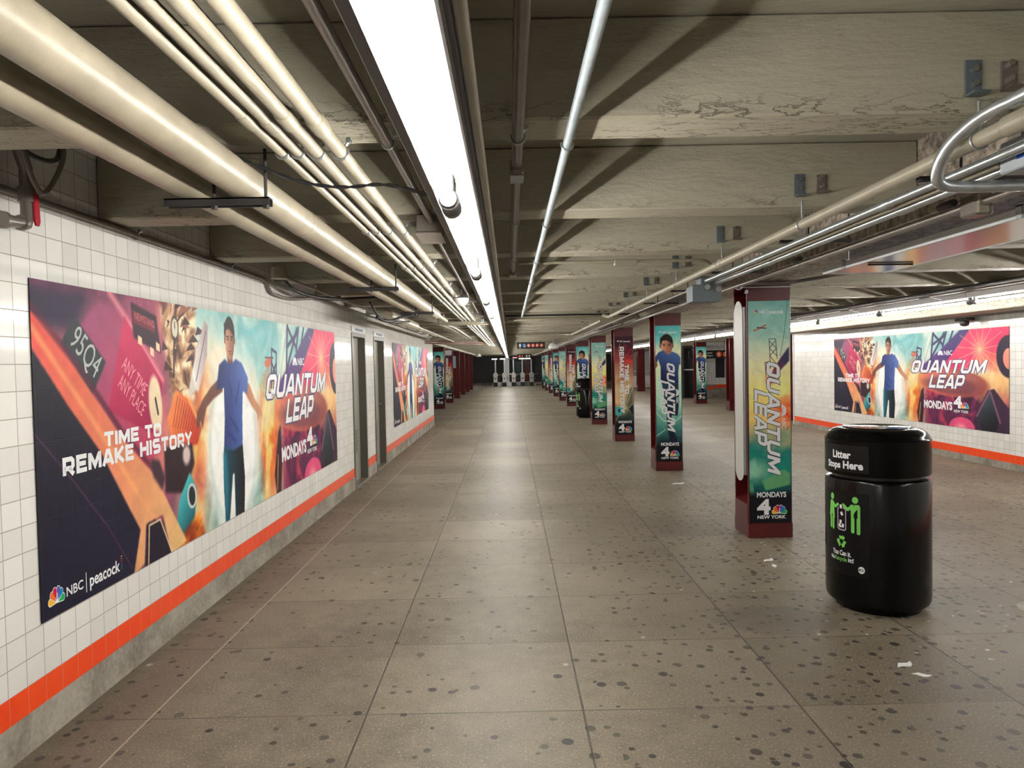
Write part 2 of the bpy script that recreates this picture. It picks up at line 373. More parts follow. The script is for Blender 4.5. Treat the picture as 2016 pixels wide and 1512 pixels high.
m = MB(); m.box(XR-0.008, XR+0.3, -3.0, RIGHT_END, 0.0, 0.10); struct(m.build('baseboard_right', CONC))
m = MB(); m.box(-2.6, 7.3, -3.2, -3.0, 0.0, SLAB); struct(m.build('wall_back', TILE_Y))
m = MB(); m.box(-6.5, -6.3, LEFT_END, FAR, 0.0, SLAB); struct(m.build('wall_far_left', TILE_X))
m = MB(); m.box(10.4, 10.6, RIGHT_END, FAR, 0.0, SLAB); struct(m.build('wall_far_right', TILE_X))
m = MB(); m.box(-6.3, 10.4, FAR-0.2, FAR, 0.0, SLAB); struct(m.build('wall_front', mat('dim_grey_wall', rgb(62, 60, 60), 0.6)))
m = MB(); m.box(-6.3, XL-0.35, LEFT_END-0.2, LEFT_END, 0.0, SLAB); struct(m.build('wall_left_back', TILE_Y))
m = MB(); m.box(XR+0.3, 10.4, RIGHT_END-0.2, RIGHT_END, 0.0, SLAB); struct(m.build('wall_right_back', TILE_Y))
# tiled wall facing us beyond the far right columns, with two dark window openings
WY = 31.0
m = MB(); m.box(8.3, 9.05, WY, WY+0.3, 0.55, SLAB); m.box(9.05, 9.5, WY, WY+0.3, 0.55, 0.82); m.box(9.05, 9.5, WY, WY+0.3, 1.75, SLAB); m.box(9.5, 10.4, WY, WY+0.3, 0.55, SLAB)
struct(m.build('wall_far_back', TILE_Y))
m = MB(); m.box(8.3, 9.0, WY-0.01, WY+0.3, 0.34, 0.46); m.box(9.0, 10.4, WY-0.01, WY+0.3, 0.40, 0.55); struct(m.build('trim_3', ORANGE_Y))
m = MB(); m.box(8.3, 9.0, WY, WY+0.3, 0.46, 0.55); m.box(8.3, 10.4, WY-0.02, WY+0.3, 0.0, 0.34); m.box(9.0, 10.4, WY, WY+0.3, 0.34, 0.40); struct(m.build('baseboard_far_right', CONC))
m = MB(); m.box(9.05, 9.5, WY+0.2, WY+0.22, 0.82, 1.75); w = struct(m.build('window_1', BLACK))
m = MB(); m.box(9.05, 9.5, WY-0.015, WY+0.03, 0.80, 0.84); m.box(9.5, 9.56, WY-0.015, WY+0.03, 0.80, 1.77); m.build('window_frame', WHITE, w)
# pinkish corner trim at the end of the right wall
m = MB(); m.bbox(XR-0.012, XR+0.05, RIGHT_END-0.03, RIGHT_END+0.04, 0.0, 2.25); struct(m.build('trim_4', mat('pale_corner_trim', rgb(214, 200, 190), 0.4)))
# cross beams, one every 1.333 m, framing into a lengthwise girder over the right-hand columns
GX0, GX1, GZ = 2.08, 2.53, 2.30
m = MB(); m.box(GX0, GX1, -3.0, FAR-0.2, GZ, SLAB); struct(m.build('ceiling_beam', ROUGH_CONC))
m = MB(); m.box(-2.83, -2.43, LEFT_END, FAR-0.2, GZ, SLAB); struct(m.build('ceiling_beam', BEAM_M))
BEAMS_Y = [2.25+1.3333*k for k in range(-3, 46)]
for y in BEAMS_Y:
    m = MB()
    if y < LEFT_END-0.3: m.bbox(XL, GX0, y, y+0.21, BEAM, SLAB, 0.008)
    else: m.bbox(-2.43, GX0, y, y+0.21, BEAM, SLAB, 0.008); m.bbox(-6.3, -2.83, y, y+0.21, BEAM, SLAB, 0.008)
    m.bbox(GX1, XR if y < RIGHT_END-0.3 else 10.4, y, y+0.21, BEAM, SLAB, 0.008)
    struct(m.build('ceiling_beam', BEAM_M))
# soffit duct along the right wall
m = MB(); m.bbox(5.95, 6.45, -3.0, RIGHT_END-0.4, 2.16, 2.27, 0.01); struct(m.build('trim_5', BEAM_M))
# doors set back in the left wall
for i, (a, b, nm) in enumerate(DOORS):
    m = MB(); m.box(XL-0.14, XL-0.09, a+0.05, b-0.05, 0.03, DZ-0.05); d = struct(m.build(nm, DOOR_M))
    m = MB()
    for (y0, y1) in ((a, a+0.05), (b-0.05, b)): m.bbox(XL-0.16, XL+0.012, y0, y1, 0.0, DZ, 0.004)
    m.bbox(XL-0.16, XL+0.012, a+0.05, b-0.05, DZ-0.05, DZ, 0.004); m.build('door_frame', FRAME_M, d)
    m = MB(); m.box(XL-0.15, XL+0.02, a+0.05, b-0.05, 0.0, 0.03); m.build('threshold', mat('worn_steel_sill', rgb(150, 142, 130), 0.35, 0.6), d)
    m = MB(); yc0 = a+0.20 if i == 0 else a+0.22
    for k in range(9): z = 0.42+k*0.036; m.box(XL-0.092, XL-0.086, yc0, b-0.22, z, z+0.02)
    m.build('vent_louvre', FRAME_M, d)
    m = MB()
    if i == 1: m.tube([(XL-0.09, b-0.12, 1.0), (XL-0.045, b-0.12, 1.0)], 0.012, 10); m.tube([(XL-0.05, b-0.12, 1.0), (XL-0.02, b-0.12, 1.0)], [0.03, 0.026], 14); m.build('door_knob', STEEL, d, True)
    m = MB(); m.bbox(XL-0.002, XL+0.012, a, b, DZ+0.012, DZ+0.085, 0.003); sgn = m.build('door_sign', LTGREY, d)
    m = MB(); m.box(XL+0.0115, XL+0.0135, a+0.2, b-0.18, DZ+0.03, DZ+0.065); m.build('sign_panel', SIGNB, sgn)
# ================================================================== STRIP LIGHTS
FX0, FX1, FXT, FZ = -0.217, -0.0975, -0.165, 2.12
def strip_light(y0, length, x0, x1, xt, z, tubem, hh=0.07):
    root = empty('strip_light', ((x0+x1)/2, y0+length/2, z))
    m = MB(); t = 0.004; fl = 0.012
    m.prism([(x0, z), (x0+t, z), (x0+t+fl, z+0.028), (x1-t-fl, z+0.028), (x1-t, z), (x1, z), (x1, z+hh), (x0, z+hh)], 1, y0+0.004, y0+length-0.004)
    m.build('reflector_housing', PAN, root)
    m = MB(); m.tube([(xt, y0+0.07, z-0.045), (xt, y0+length-0.07, z-0.045)], 0.0145, 14); m.build('fluorescent_tube', tubem, root, True)
    for ys in (y0+0.046, y0+length-0.046):
        m = MB(); m.tube([(xt, ys-0.036, z-0.045), (xt, ys+0.036, z-0.045)], 0.024, 16); m.tube([(xt, ys-0.016, z-0.045), (xt, ys+0.016, z-0.045)], 0.030, 16)
        m.bbox(xt-0.014, xt+0.014, ys-0.018, ys+0.018, z-0.045, z+0.03, 0.003); m.build('lampholder', SOCK, root, True)
    for yb in (0.35, 0.65):
        for xb in (x0+0.028, x1-0.028): m = MB(); m.lathe((xb, y0+length*yb), [(0.007, z+0.0285), (0.007, z+0.022)], 10); m.build('fixing_screw', SOCK, root)
    return root
PITCH_Y = 1.6
proto = None
for i in range(35):
    y0 = 2.1+PITCH_Y*(i-3)
    if proto is None: proto = o = strip_light(y0, PITCH_Y, FX0, FX1, FXT, FZ, TUBE)
    else: o = copy_tree(proto); o.location.y = y0+PITCH_Y/2
    k = i-2
    if k < 0: lab, g = 'strip light of the long ceiling row overhead, behind the viewpoint', 'strip lights overhead behind the viewpoint'
    elif k < 7: lab, g = f'{ORD[k]} fluorescent strip light in the row down the middle of the ceiling', None
    else: lab, g = 'small far strip light in the middle ceiling row, near the turnstiles', 'far strip lights of the middle row'
    tag(o, lab, 'light', g)
for i, (x, y) in enumerate(((-3.2, 54.0), (-3.2, 58.5), (1.3, 55.5), (1.3, 59.5), (4.0, 54.0), (4.0, 58.5))):  # extra fixtures added to brighten the far end
    o = copy_tree(proto); o.location = (x, y, BEAM-0.0701); tag(o, 'added fill strip light on the ceiling behind the turnstiles', 'light', 'added fill strip lights behind the turnstiles')
proto = None
RP = 2.0
for i in range(22):
    y0 = 8.05+RP*(i-5)
    if proto is None:
        proto = o = strip_light(y0, RP, 5.21, 5.39, 5.29, 2.255, WTUBE, 0.085)
    else: o = copy_tree(proto); o.location.y = y0+RP/2
    k = i-5
    if 0 <= k < 6: lab, g = f'{ORD[k]} visible strip light in the row before the right-hand tiled wall', None
    elif k < 0: lab, g = 'strip light of the right-hand row beyond the right edge of the picture', 'right row lights out of the picture'
    else: lab, g = 'far strip light of the right-hand row, small between maroon columns', 'far strip lights of the right row'
    tag(o, lab, 'light', g)
# wireways that carry the rows
m = MB(); m.bbox(-0.275, -0.085, -2.8, 56.0, FZ+0.071, FZ+0.145, 0.004); w = m.build('wireway', CHAN)
tag(w, 'long grey steel wireway above the middle row of strip lights', 'wireway')
for y in BEAMS_Y[::2]:
    if y > 40: break
    for xs in (-0.24, -0.12): m = MB(); m.box(xs, xs+0.03, y+0.1, y+0.14, FZ+0.145, BEAM); m.build('hanger_strap', DARKST, w)
m = MB(); m.bbox(5.15, 5.45, -2.8, 43.0, 2.341, 2.37, 0.004)
w = m.build('wireway', LTGREY)
tag(w, 'pale steel backing channel along the right-hand row of strip lights', 'wireway')

# ================================================================== PIPES AND CONDUITS
def clamp(x, y, z, r, root, m_=None):                     # strap ring with a beam bolt
    m = MB(); n = 14
    ring = [(x+(r+0.003)*math.cos(a), y, z+(r+0.003)*math.sin(a)) for a in (math.radians(160+220*k/n) for k in range(n+1))]
    m.tube(ring, 0.0045, 6); m.tube([(x+r*0.8, y, z+r*0.75), (x+r+0.012, y, z+r+0.02)], 0.005, 6); m.tube([(x+r+0.006, y-0.009, z+r+0.012), (x+r+0.006, y+0.009, z+r+0.012)], 0.009, 8)
    return m.build('pipe_clamp', m_ or GALV, root, True)
def coupling(x, y, z, r, root, m_, L=0.05):
    m = MB(); m.tube([(x, y-L, z), (x, y-L+0.008, z), (x, y+L-0.008, z), (x, y+L, z)], [r*1.02, r*1.22, r*1.22, r*1.02], 16); return m.build('coupling', m_, root, True)
def run(name, label, pts, r, m_, cat='pipe', group=None, clamps=(), coups=(), n=14):
    root = MB().tube(pts, r, n).build(name, m_, None, True); tag(root, label, cat, group)
    for c in clamps: clamp(*c, r, root)
    for c in coups: coupling(*c, r, root, m_)
    return root
near_beams = [y for y in BEAMS_Y if 0 < y < 17]
# big lagged pipe and the thinner one beside it, resting on trapeze hangers
AX, AZ, AR = -0.928, 2.262, 0.061
bx, bz, br = -1.118, 2.261, 0.060
a = empty('lagged_pipe', (AX, -2.6, AZ)); tag(a, 'thickest cream lagged pipe, running under the beams on the left', 'pipe')
MB().tube([(AX, -2.6, AZ), (AX, 9.05, AZ)], AR, 28).build('lagging', LAGGING, a, True)
MB().tube([(AX, 9.05, AZ), (AX, 10.45, AZ)], 0.034, 18).build('bare_pipe_end', PIPE, a, True)
for y in (0.9, 3.2, 5.7, 7.9): m = MB(); m.tube([(AX, y, AZ), (AX, y+0.006, AZ), (AX, y+0.05, AZ), (AX, y+0.056, AZ)], [AR, AR+0.0025, AR+0.0025, AR], 28); m.build('lagging_band', LAGGING, a, True)
run('water_pipe', 'thick cream pipe in the shadow of the lagged pipe, nearer the left wall', [(bx, -2.6, bz), (bx, 8.3, bz)], br, LAGGING, n=28)
for k, yt in enumerate((2.494, 5.33, 7.83)):
    rd = empty('trapeze_hanger', (-1.0, yt, 2.19))
    tag(rd, ['nearest steel trapeze bar holding up the two big pipes', 'second steel trapeze bar holding up the two big pipes', 'farthest steel trapeze bar holding up the thick pipe'][k], 'pipe hanger', None)
    m = MB(); m.prism([(-1.19, 2.199), (-0.825, 2.199), (-0.825, 2.194), (-1.19, 2.194)], 1, yt-0.02, yt+0.02)
    m.box(-1.19, -0.825, yt-0.02, yt-0.016, 2.172, 2.199); m.box(-1.19, -0.825, yt+0.016, yt+0.02, 2.172, 2.199); m.build('channel_bar', DARKST, rd)
    for xr in (-0.842, -1.023): m = MB(); m.tube([(xr, yt, 2.165), (xr, yt, BEAM+0.0 if k != 2 else SLAB)], 0.006, 8); m.tube([(xr, yt, 2.163), (xr, yt, 2.175)], 0.012, 6); m.build('threaded_rod', DARKST, rd)
# torn lagged length beyond the second hanger
m = MB(); m.tube([(-1.40, 8.2, 2.20), (-1.40, 10.6, 2.20)], 0.062, 24); o = m.build('lagged_pipe', LAGGING, None, True)
tag(o, 'short thick cream lagged pipe with a ragged end, above the doors on the left', 'pipe')
m = MB(); m.tube([(-1.40, 10.6, 2.20), (-1.40, 18.2, 2.20)], 0.02, 12); o2 = m.build('pipe_run', PIPE, o, True)
m = MB(); m.tube(smooth_path([(-1.47, 7.9, 2.16), (-1.42, 8.0, 2.12), (-1.36, 8.25, 2.13), (-1.28, 8.5, 2.2), (-1.1, 8.6, 2.22)]), 0.016, 10); m.tube(smooth_path([(-1.5, 7.7, 2.3), (-1.48, 7.9, 2.2), (-1.44, 8.05, 2.14), (-1.34, 8.4, 2.12), (-1.22, 8.7, 2.15)]), 0.014, 10)
tag(m.build('cable_loop', BLACK, None, True), 'tangle of black cable round the torn end of a lagged pipe, left of the corridor', 'cable')
# four parallel cream conduits
CZ = 2.30
for k, (cx, r) in enumerate(((-0.722, 0.0165), (-0.672, 0.0165), (-0.610, 0.021), (-0.535, 0.023))):
    cl = [(cx, y+0.06, CZ) for y in near_beams]
    cp = [(cx, 2.0+0.05*(k % 2), CZ), (cx, 5.1+0.3*k, CZ)]
    run('conduit', f'{["leftmost", "second from left", "third from left", "rightmost"][k]} of four parallel cream conduits left of the strip lights', [(cx, -2.6, CZ), (cx, 26.0, CZ)], r, PIPE, 'conduit', 'four cream ceiling conduits', cl, cp)
# dull conduit between the bundle and the lights, with its square box
dx, dz = -0.378, 2.325
root = run('conduit', 'dull grey-brown conduit with a square box, just left of the strip lights', [(dx, -2.6, dz), (dx, 3.55, dz)], 0.016, DULL, 'conduit', None, [(dx, y+0.06, dz) for y in (2.25, 0.92)])
MB().tube([(-0.395, 3.85, dz), (-0.425, 9.8, dz)], 0.012, 12).build('conduit_run', DULL, root, True)
m = MB(); m.bbox(-0.455, -0.335, 3.55, 3.85, 2.27, 2.36, 0.006); jb = m.build('junction_box', DULL, root)
m = MB(); m.bbox(-0.46, -0.33, 3.545, 3.855, 2.262, 2.27, 0.002); m.build('cover_plate', DULL, jb)
for y in (7.5, 9.8): m = MB(); m.bbox(-0.48, -0.34, y, y+0.22, 2.28, 2.36, 0.006); m.build('junction_box', DULL, root)
# beige conduit hugging the lights
run('conduit', 'thin beige conduit close against the right side of the middle strip lights', [(-0.066, -2.6, 2.165), (-0.066, 34.0, 2.165)], 0.012, PIPE, 'conduit')
m = MB(); m.tube([(-0.074, -2.6, 2.2), (-0.074, 20.0, 2.2)], 0.008, 8); tag(m.build('cable', BLACK, None, True), 'black cable clipped along the right side of the middle strip lights', 'cable')
# brown conduit E with oval fittings and the galvanised conduit F
ex, ez = 0.041, 2.335
root = run('conduit', 'brownish straight conduit with two oval fittings, directly overhead right of the lights', [(ex, -2.6, ez), (ex, 5.55, ez)], 0.019, DULL, 'conduit', None, [(ex, y+0.06, ez) for y in BEAMS_Y if 0 < y < 5.5])
for y in (2.68, 5.6):
    m = MB(); m.bbox(ex-0.026, ex+0.026, y-0.075, y+0.075, ez-0.035, ez+0.02, 0.012); fb = m.build('oval_fitting', DULL, root)
    m = MB(); m.bbox(ex-0.027, ex+0.027, y-0.055, y+0.055, ez-0.041, ez-0.034, 0.003); m.build('cover_plate', LTGREY, fb)
fx, fz = 0.206, 2.328
run('conduit', 'shiny galvanised conduit running straight down the ceiling right of the lights', [(fx, -2.6, fz), (fx, 10.85, fz)], 0.0155, ZINC, 'conduit', None, [(fx, y+0.12, fz) for y in near_beams if y < 10.8])
# cross runs
def cross(label, pts, r, m_=PIPE, name='conduit', extra=None):
    root = run(name, label, smooth_path(pts, 2), r, m_, 'conduit'); return root
root = cross('thin beige conduit crossing the ceiling under the fourth beam, with a small inline box', [(0.085, 5.32, 2.357), (1.40, 5.32, 2.357), (1.52, 5.36, 2.355), (1.60, 5.55, 2.33), (1.60, 5.9, 2.30)], 0.012)
m = MB(); m.bbox(0.80, 0.97, 5.285, 5.355, 2.325, 2.368, 0.006); m.build('inline_box', PIPE, root)
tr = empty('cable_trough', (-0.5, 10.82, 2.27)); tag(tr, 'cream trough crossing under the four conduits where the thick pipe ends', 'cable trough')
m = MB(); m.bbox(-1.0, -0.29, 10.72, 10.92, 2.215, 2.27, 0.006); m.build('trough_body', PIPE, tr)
m = MB(); m.bbox(-0.99, -0.30, 10.735, 10.905, 2.262, 2.272, 0.002); m.build('trough_gap_shade', BLACK, tr)  # black strip drawn for the shadow gap along the trough top
m = MB(); m.bbox(-0.43, -0.37, 10.69, 10.76, 2.24, 2.30, 0.01); m.build('end_fitting', LTGREY, tr)
root = cross('beige cross pipe at the far end of the galvanised conduit', [(0.0, 10.9, 2.29), (1.75, 10.9, 2.29), (2.03, 10.9, 2.29)], 0.026, PIPE, 'cross_pipe')
root = cross('black strip standing in for the shadow gap above the far beige cross pipe', [(-0.05, 10.86, 2.34), (1.0, 10.84, 2.345), (2.0, 10.86, 2.335)], 0.014, BLACK, 'cable')  # black tube drawn in place of the shadow line over the cross pipe
root = cross('cream pipe spanning the whole corridor near the overhead route sign', [(-2.0, 17.9, 2.28), (-1.5, 17.95, 2.28), (-1.1, 18.1, 2.345), (-0.6, 18.1, 2.345), (1.15, 18.1, 2.345), (1.45, 17.9, 2.33), (1.48, 17.0, 2.29)], 0.022, PIPE, 'cross_pipe')
root = cross('second cream pipe spanning the corridor just beneath and behind the first', [(-2.0, 18.6, 2.24), (-1.5, 18.62, 2.27), (-1.1, 18.65, 2.347), (1.7, 18.65, 2.347)], 0.018, PIPE, 'cross_pipe')
for k, (x, z) in enumerate(((-1.9, 2.13), (-1.85, 2.08))):
    m = MB(); m.tube(smooth_path([(x-0.21, 17.3, z+0.08), (x+0.3, 17.5, z+0.06), (-1.1, 18.3, z+0.08), (-0.7, 19.0, z+0.06)]), 0.018, 10)
    tag(m.build('pipe_bend', mat('rusty_pipe', rgb(112, 84, 70), 0.6, 0.0, noise=0.2), None, True), 'rusty swept pipe leaving the end of the left wall, ' + ('upper' if k == 0 else 'lower') + ' of two', 'pipe')
for k, (x, z) in enumerate(((-0.80, 2.26), (-0.72, 2.26))):
    m = MB(); m.tube(smooth_path([(x-0.30, 11.05, 2.44), (x-0.30, 11.1, 2.34), (x-0.30, 11.25, z), (x-0.26, 11.9, z), (x-0.22, 12.4, z), (x-0.22, 17.3, z)], 2), 0.02, 12)
    tag(m.build('conduit', PIPE, None, True), ('left' if k == 0 else 'right') + ' of two kinked cream conduits beyond the end of the thick lagged pipe', 'conduit')
# black twisted cable slung across the left conduits
pts = [(-1.297, 3.531), (-1.221, 3.677), (-1.091, 3.861), (-0.889, 3.942), (-0.656, 3.893), (-0.461, 3.78)]
hs = [0.735, 0.69, 0.66, 0.655, 0.665, 0.60]
p3 = [(x*h, y*0.66, 1.6+h) for (x, y), h in zip(pts, hs)]
m = MB(); sp = smooth_path(p3, 3)
for ph in (0, math.pi):
    m.tube([(p.x, p.y+0.004*math.cos(i*0.9+ph), p.z+0.004*math.sin(i*0.9+ph)) for i, p in enumerate(sp)], 0.0042, 6)
tag(m.build('slung_cable', BLACK, None, True), 'twisted black cable slung across the cream conduits to the strip lights', 'cable')
# wall conduits on the left
wx = XL+0.027
root = run('conduit', 'grey conduit along the top of the left tiled wall above the poster', smooth_path([(wx, -2.6, 2.34), (wx, 5.80, 2.355), (wx, 5.97, 2.345), (wx, 6.05, 2.26), (wx, 6.18, 2.245), (wx, 6.6, 2.245), (wx+0.02, 6.9, 2.28), (wx+0.25, 7.5, 2.345)], 2), 0.016, DULL, 'conduit', None, [(wx, y, 2.342) for y in (1.8, 3.9, 5.2)])
root = run('conduit', 'slim cream conduit running from a round ceiling box toward the two doors', [(-1.74, 5.45, 2.31), (-1.74, 17.0, 2.31)], 0.013, PIPE, 'conduit', None, [(-1.74, y+0.1, 2.31) for y in near_beams if 6 < y])
m = MB(); m.lathe((-1.74, 5.40), [(0.06, 2.285), (0.06, 2.29), (0.055, 2.37)], 24); m.build('round_box', PIPE, root, True)
m = MB(); m.tube(smooth_path([(-1.9, 6.0, 2.36), (-1.9, 6.3, 2.28), (-1.75, 6.8, 2.255), (-1.5, 7.2, 2.30), (-1.3, 7.5, 2.345)]), 0.016, 10)
tag(m.build('cable_loop', BLACK, None, True), 'dark looping cable beside the round ceiling box over the left poster', 'cable')
# stand-pipe with the red lever valve, and a looped flexible cable
vx, vy = -1.96, 2.93
v = empty('valve', (vx, vy, 2.2)); tag(v, 'grey stand-pipe valve with a red lever handle at the top of the left wall', 'valve')
m = MB(); m.tube([(vx, 2.73, 2.685), (vx, 2.79, 2.60), (vx, 2.875, 2.51), (vx, 2.912, 2.44), (vx, 2.915, 2.36), (vx, 2.915, 2.25), (vx, 2.90, 2.212), (vx, 2.76, 2.20)], 0.026, 16); m.tube([(vx, 2.915, 2.36), (vx, 2.915, 2.30)], 0.034, 16); m.build('valve_body', DULL, v, True)
m = MB(); m.tube([(vx, 2.78, 2.202), (vx, 2.76, 2.20)], 0.034, 16); m.build('pipe_collar', DULL, v, True)
m = MB(); m.tube([(vx, 2.885, 2.211), (vx, 2.87, 2.21)], 0.032, 16); m.build('pipe_collar', DULL, v, True)
m = MB(); m.prism([(2.906, 2.335), (2.934, 2.335), (2.940, 2.225), (2.932, 2.205), (2.915, 2.205), (2.908, 2.225)], 0, vx+0.028, vx+0.036); m.build('lever_handle', RED, v)
m = MB(); m.tube(smooth_path([(-1.93, 2.60, 2.56), (-1.9, 2.70, 2.585), (-1.9, 2.76, 2.59), (-1.9, 2.80, 2.50), (-1.9, 2.855, 2.385), (-1.9, 2.917, 2.325), (-1.9, 2.98, 2.38), (-1.9, 3.05, 2.48), (-1.9, 3.08, 2.56), (-1.92, 3.07, 2.66)], 3), 0.0105, 10)
tag(m.build('cable_loop', mat('grey_flexible_cable', rgb(120, 114, 104), 0.35), None, True), 'grey flexible cable hanging in a loop beside the red-levered valve', 'cable')
m = MB(); m.tube(smooth_path([(-1.97, 2.83, 2.56), (-1.95, 2.87, 2.51), (-1.95, 2.95, 2.495), (-1.95, 3.06, 2.505), (-1.95, 3.12, 2.54), (-1.95, 3.13, 2.62)], 3), 0.011, 10)
tag(m.build('cable_loop', BLACK, None, True), 'short black cable loop behind the grey one at the top of the left wall', 'cable')
# right-hand bundle
gx, gz = 1.48, 2.272
GB = [y for y in BEAMS_Y if 1.5 < y < 15]
root = run('conduit', 'cream pipe at the top of the right-hand bundle, hung on brackets from the beams', [(gx, -2.6, gz), (gx, 10.4, gz), (gx-0.03, 10.8, gz+0.05)], 0.026, PIPE, 'conduit', None, [], [(gx, 2.05, gz), (gx, 4.9, gz), (gx, 8.6, gz)])
m = MB(); m.tube([(gx, 11.3, gz+0.0), (gx, 16.6, gz)], 0.026, 14); m.build('conduit_run', PIPE, root, True)
for y in GB:
    m = MB(); m.tube([(gx+0.03*math.cos(t), y-0.03, gz+0.03*math.sin(t)) for t in [math.radians(90+360*k/14) for k in range(15)]], 0.004, 6); m.tube([(gx, y-0.03, gz+0.03), (gx, y-0.03, gz+0.12)], 0.005, 6); m.build('clevis_hanger', GALV, root, True)
for k, y in enumerate(GB):
    for q, (bx0, z0, z1, bm_) in enumerate(((1.452, 2.415, 2.53, GREYBOX), (1.565, 2.43, 2.525, DULL))):
        r_ = empty('beam_bracket', (bx0+0.03, y, z0))
        tag(r_, f'{["grey", "tan"][q]} bolted bracket on the {ORD[k]} beam face above the right-hand pipe bundle', 'bracket')
        m = MB(); m.bbox(bx0, bx0+0.055, y-0.007, y, z0, z1, 0.002); m.bbox(bx0, bx0+0.055, y-0.05, y-0.007, z0, z0+0.007, 0.002); m.build('angle_plate', bm_, r_)
        for zb in (z0+0.04, z0+0.085): m = MB(); m.tube([(bx0+0.0275, y-0.007, zb), (bx0+0.0275, y-0.02, zb)], 0.011, 6); m.build('bolt', STEEL, r_)
silv = [(1.548, 2.222, 0.0165, -2.6, 5.52, GALV, 'upper shiny steel conduit of the right-hand bundle, ending at the grey box'),
        (1.632, 2.205, 0.0165, 2.282, 5.52, GALV, 'lower shiny steel conduit of the right-hand bundle, ending at the grey box'),
        (1.59, 2.212, 0.010, 2.282, 5.0, PIPE, 'thin cream conduit between the two shiny steel ones in the right-hand bundle'),
        (1.73, 2.26, 0.02, 2.285, 10.6, DARKST, 'dark pipe in the shadow at the back of the right-hand bundle'),
        (1.66, 2.245, 0.013, 5.9, 34.0, DULL, 'slim brown conduit continuing along the right-hand columns past the grey box'),
        (1.97, 2.235, 0.016, 6.9, 34.0, GALV, 'shiny conduit continuing under the girder along the right-hand columns'),
        (1.80, 2.215, 0.014, 11.2, 34.0, DARKST, 'dark conduit continuing along the right-hand columns beyond the beige cross pipe'),
        (1.86, 2.20, 0.0175, -2.6, 8.9, DULL, 'grey conduit along the lower right of the bundle, beside the rough girder')]
for (x, z, r, y0, y1, mm_, lb) in silv:
    run('conduit', lb, [(x, y0, z), (x, y1, z)], r, mm_, 'conduit', None, [], [(x, y, z) for y in (2.9, 4.4) if y < y1])
for k, y in enumerate((2.62, 3.95, 5.28, 6.61, 7.95)):
    m = MB(); m.bbox(1.52, 1.92, y-0.015, y+0.015, 2.245, 2.262, 0.002); rt = m.build('rack_bar', DARKST); tag(rt, f'{ORD[k]} dark steel rack bar over the right-hand conduit bundle', 'pipe hanger')
    for x in (1.68, 1.905):
        m = MB(); m.tube([(x, y, 2.24), (x, y, SLAB)], 0.005, 6); m.build('threaded_rod', DARKST, rt)
# elbowed conduit at the upper right
root = run('conduit', 'fat grey conduit with a hairpin bend in front of the right-hand cream pipe', smooth_path([(1.478, -2.6, 2.335), (1.478, 1.98, 2.335), (1.455, 2.16, 2.335), (1.415, 2.26, 2.28), (1.405, 2.31, 2.22), (1.42, 2.34, 2.165), (1.50, 2.35, 2.158), (1.62, 2.345, 2.158), (2.04, 2.33, 2.158)], 3), 0.0195, GALV, 'conduit', None, [], [(1.478, 1.98, 2.335)])
b = empty('electrical_box', (1.55, 5.5, 2.06)); tag(b, 'grey steel electrical box hanging beside the nearest maroon column', 'electrical box')
m = MB(); m.bbox(1.445, 1.66, 5.53, 5.74, 2.065, 2.19, 0.004); m.build('box_body', GREYBOX, b)
m = MB(); m.bbox(1.44, 1.665, 5.525, 5.53, 2.06, 2.195, 0.002); m.bbox(1.515, 1.60, 5.56, 5.7, 2.19, 2.262, 0.004); m.build('box_lid', GREYBOX, b)
for (x, z) in ((1.548, 2.172), (1.632, 2.155)): m = MB(); m.tube([(x, 5.49, z), (x, 5.56, z)], 0.023, 14); m.build('conduit_bushing', STEEL, b, True)
b = empty('electrical_box', (1.7, 2.0, 2.17)); tag(b, 'grey electrical box with a blue sticker at the right edge, among the conduits', 'electrical box')
m = MB(); m.bbox(1.585, 1.80, 1.75, 2.28, 2.175, 2.275, 0.004); m.build('box_body', LTGREY, b)
m = MB(); m.box(1.583, 1.586, 1.95, 2.20, 2.205, 2.25); m.build('sticker', BLUE, b)
b = empty('conduit_fitting', (1.9, 2.8, 2.15)); tag(b, 'small cream conduit fitting under the hairpin conduit at the upper right', 'conduit fitting')
m = MB(); m.bbox(1.825, 1.90, 2.76, 2.86, 2.15, 2.235, 0.008); m.build('fitting_body', DULL, b)
m = MB(); m.bbox(1.83, 1.872, 2.748, 2.76, 2.155, 2.23, 0.004); m.build('cover_plate', PIPE, b)
# suspended stainless tray over the bin
t = empty('suspended_tray', (2.42, 3.0, 2.19)); tag(t, 'long flat shiny steel tray under the girder, mirroring the poster', 'tray')
m = MB(); m.bbox(2.226, 2.63, -1.0, 4.96, 2.192, 2.198, 0.001); m.build('mirror_underside', BRUSH, t)
m = MB(); m.bbox(2.212, 2.226, -1.0, 4.97, 2.188, 2.233, 0.002); m.bbox(2.226, 2.63, 4.96, 4.97, 2.188, 2.233, 0.002); m.bbox(2.63, 2.642, -1.0, 4.97, 2.188, 2.233, 0.002); m.build('edge_rail', RAIL, t)
for y in (3.05, 4.65):
    m = MB(); m.box(2.202, 2.212, y-0.018, y+0.018, 2.185, 2.243); m.box(2.202, 2.267, y-0.018, y+0.018, 2.237, 2.243); m.tube([(2.237, y, 2.243), (2.237, y, GZ)], 0.006, 8); m.build('support_bracket', GALV, t)
m = MB(); m.tube([(2.27, 4.46, 2.185), (2.56, 4.47, 2.185)], 0.006, 8); m.build('cross_rod', BLACK, t)
m = MB(); m.tube(smooth_path([(2.0, 6.15, 2.265), (2.40, 6.15, 2.26), (2.46, 5.95, 2.255), (2.47, 5.5, 2.23), (2.47, 4.98, 2.212)]), 0.016, 10); tag(m.build('conduit', DULL, None, True), 'dark curved conduit over the nearest column, leading to the shiny tray', 'conduit')
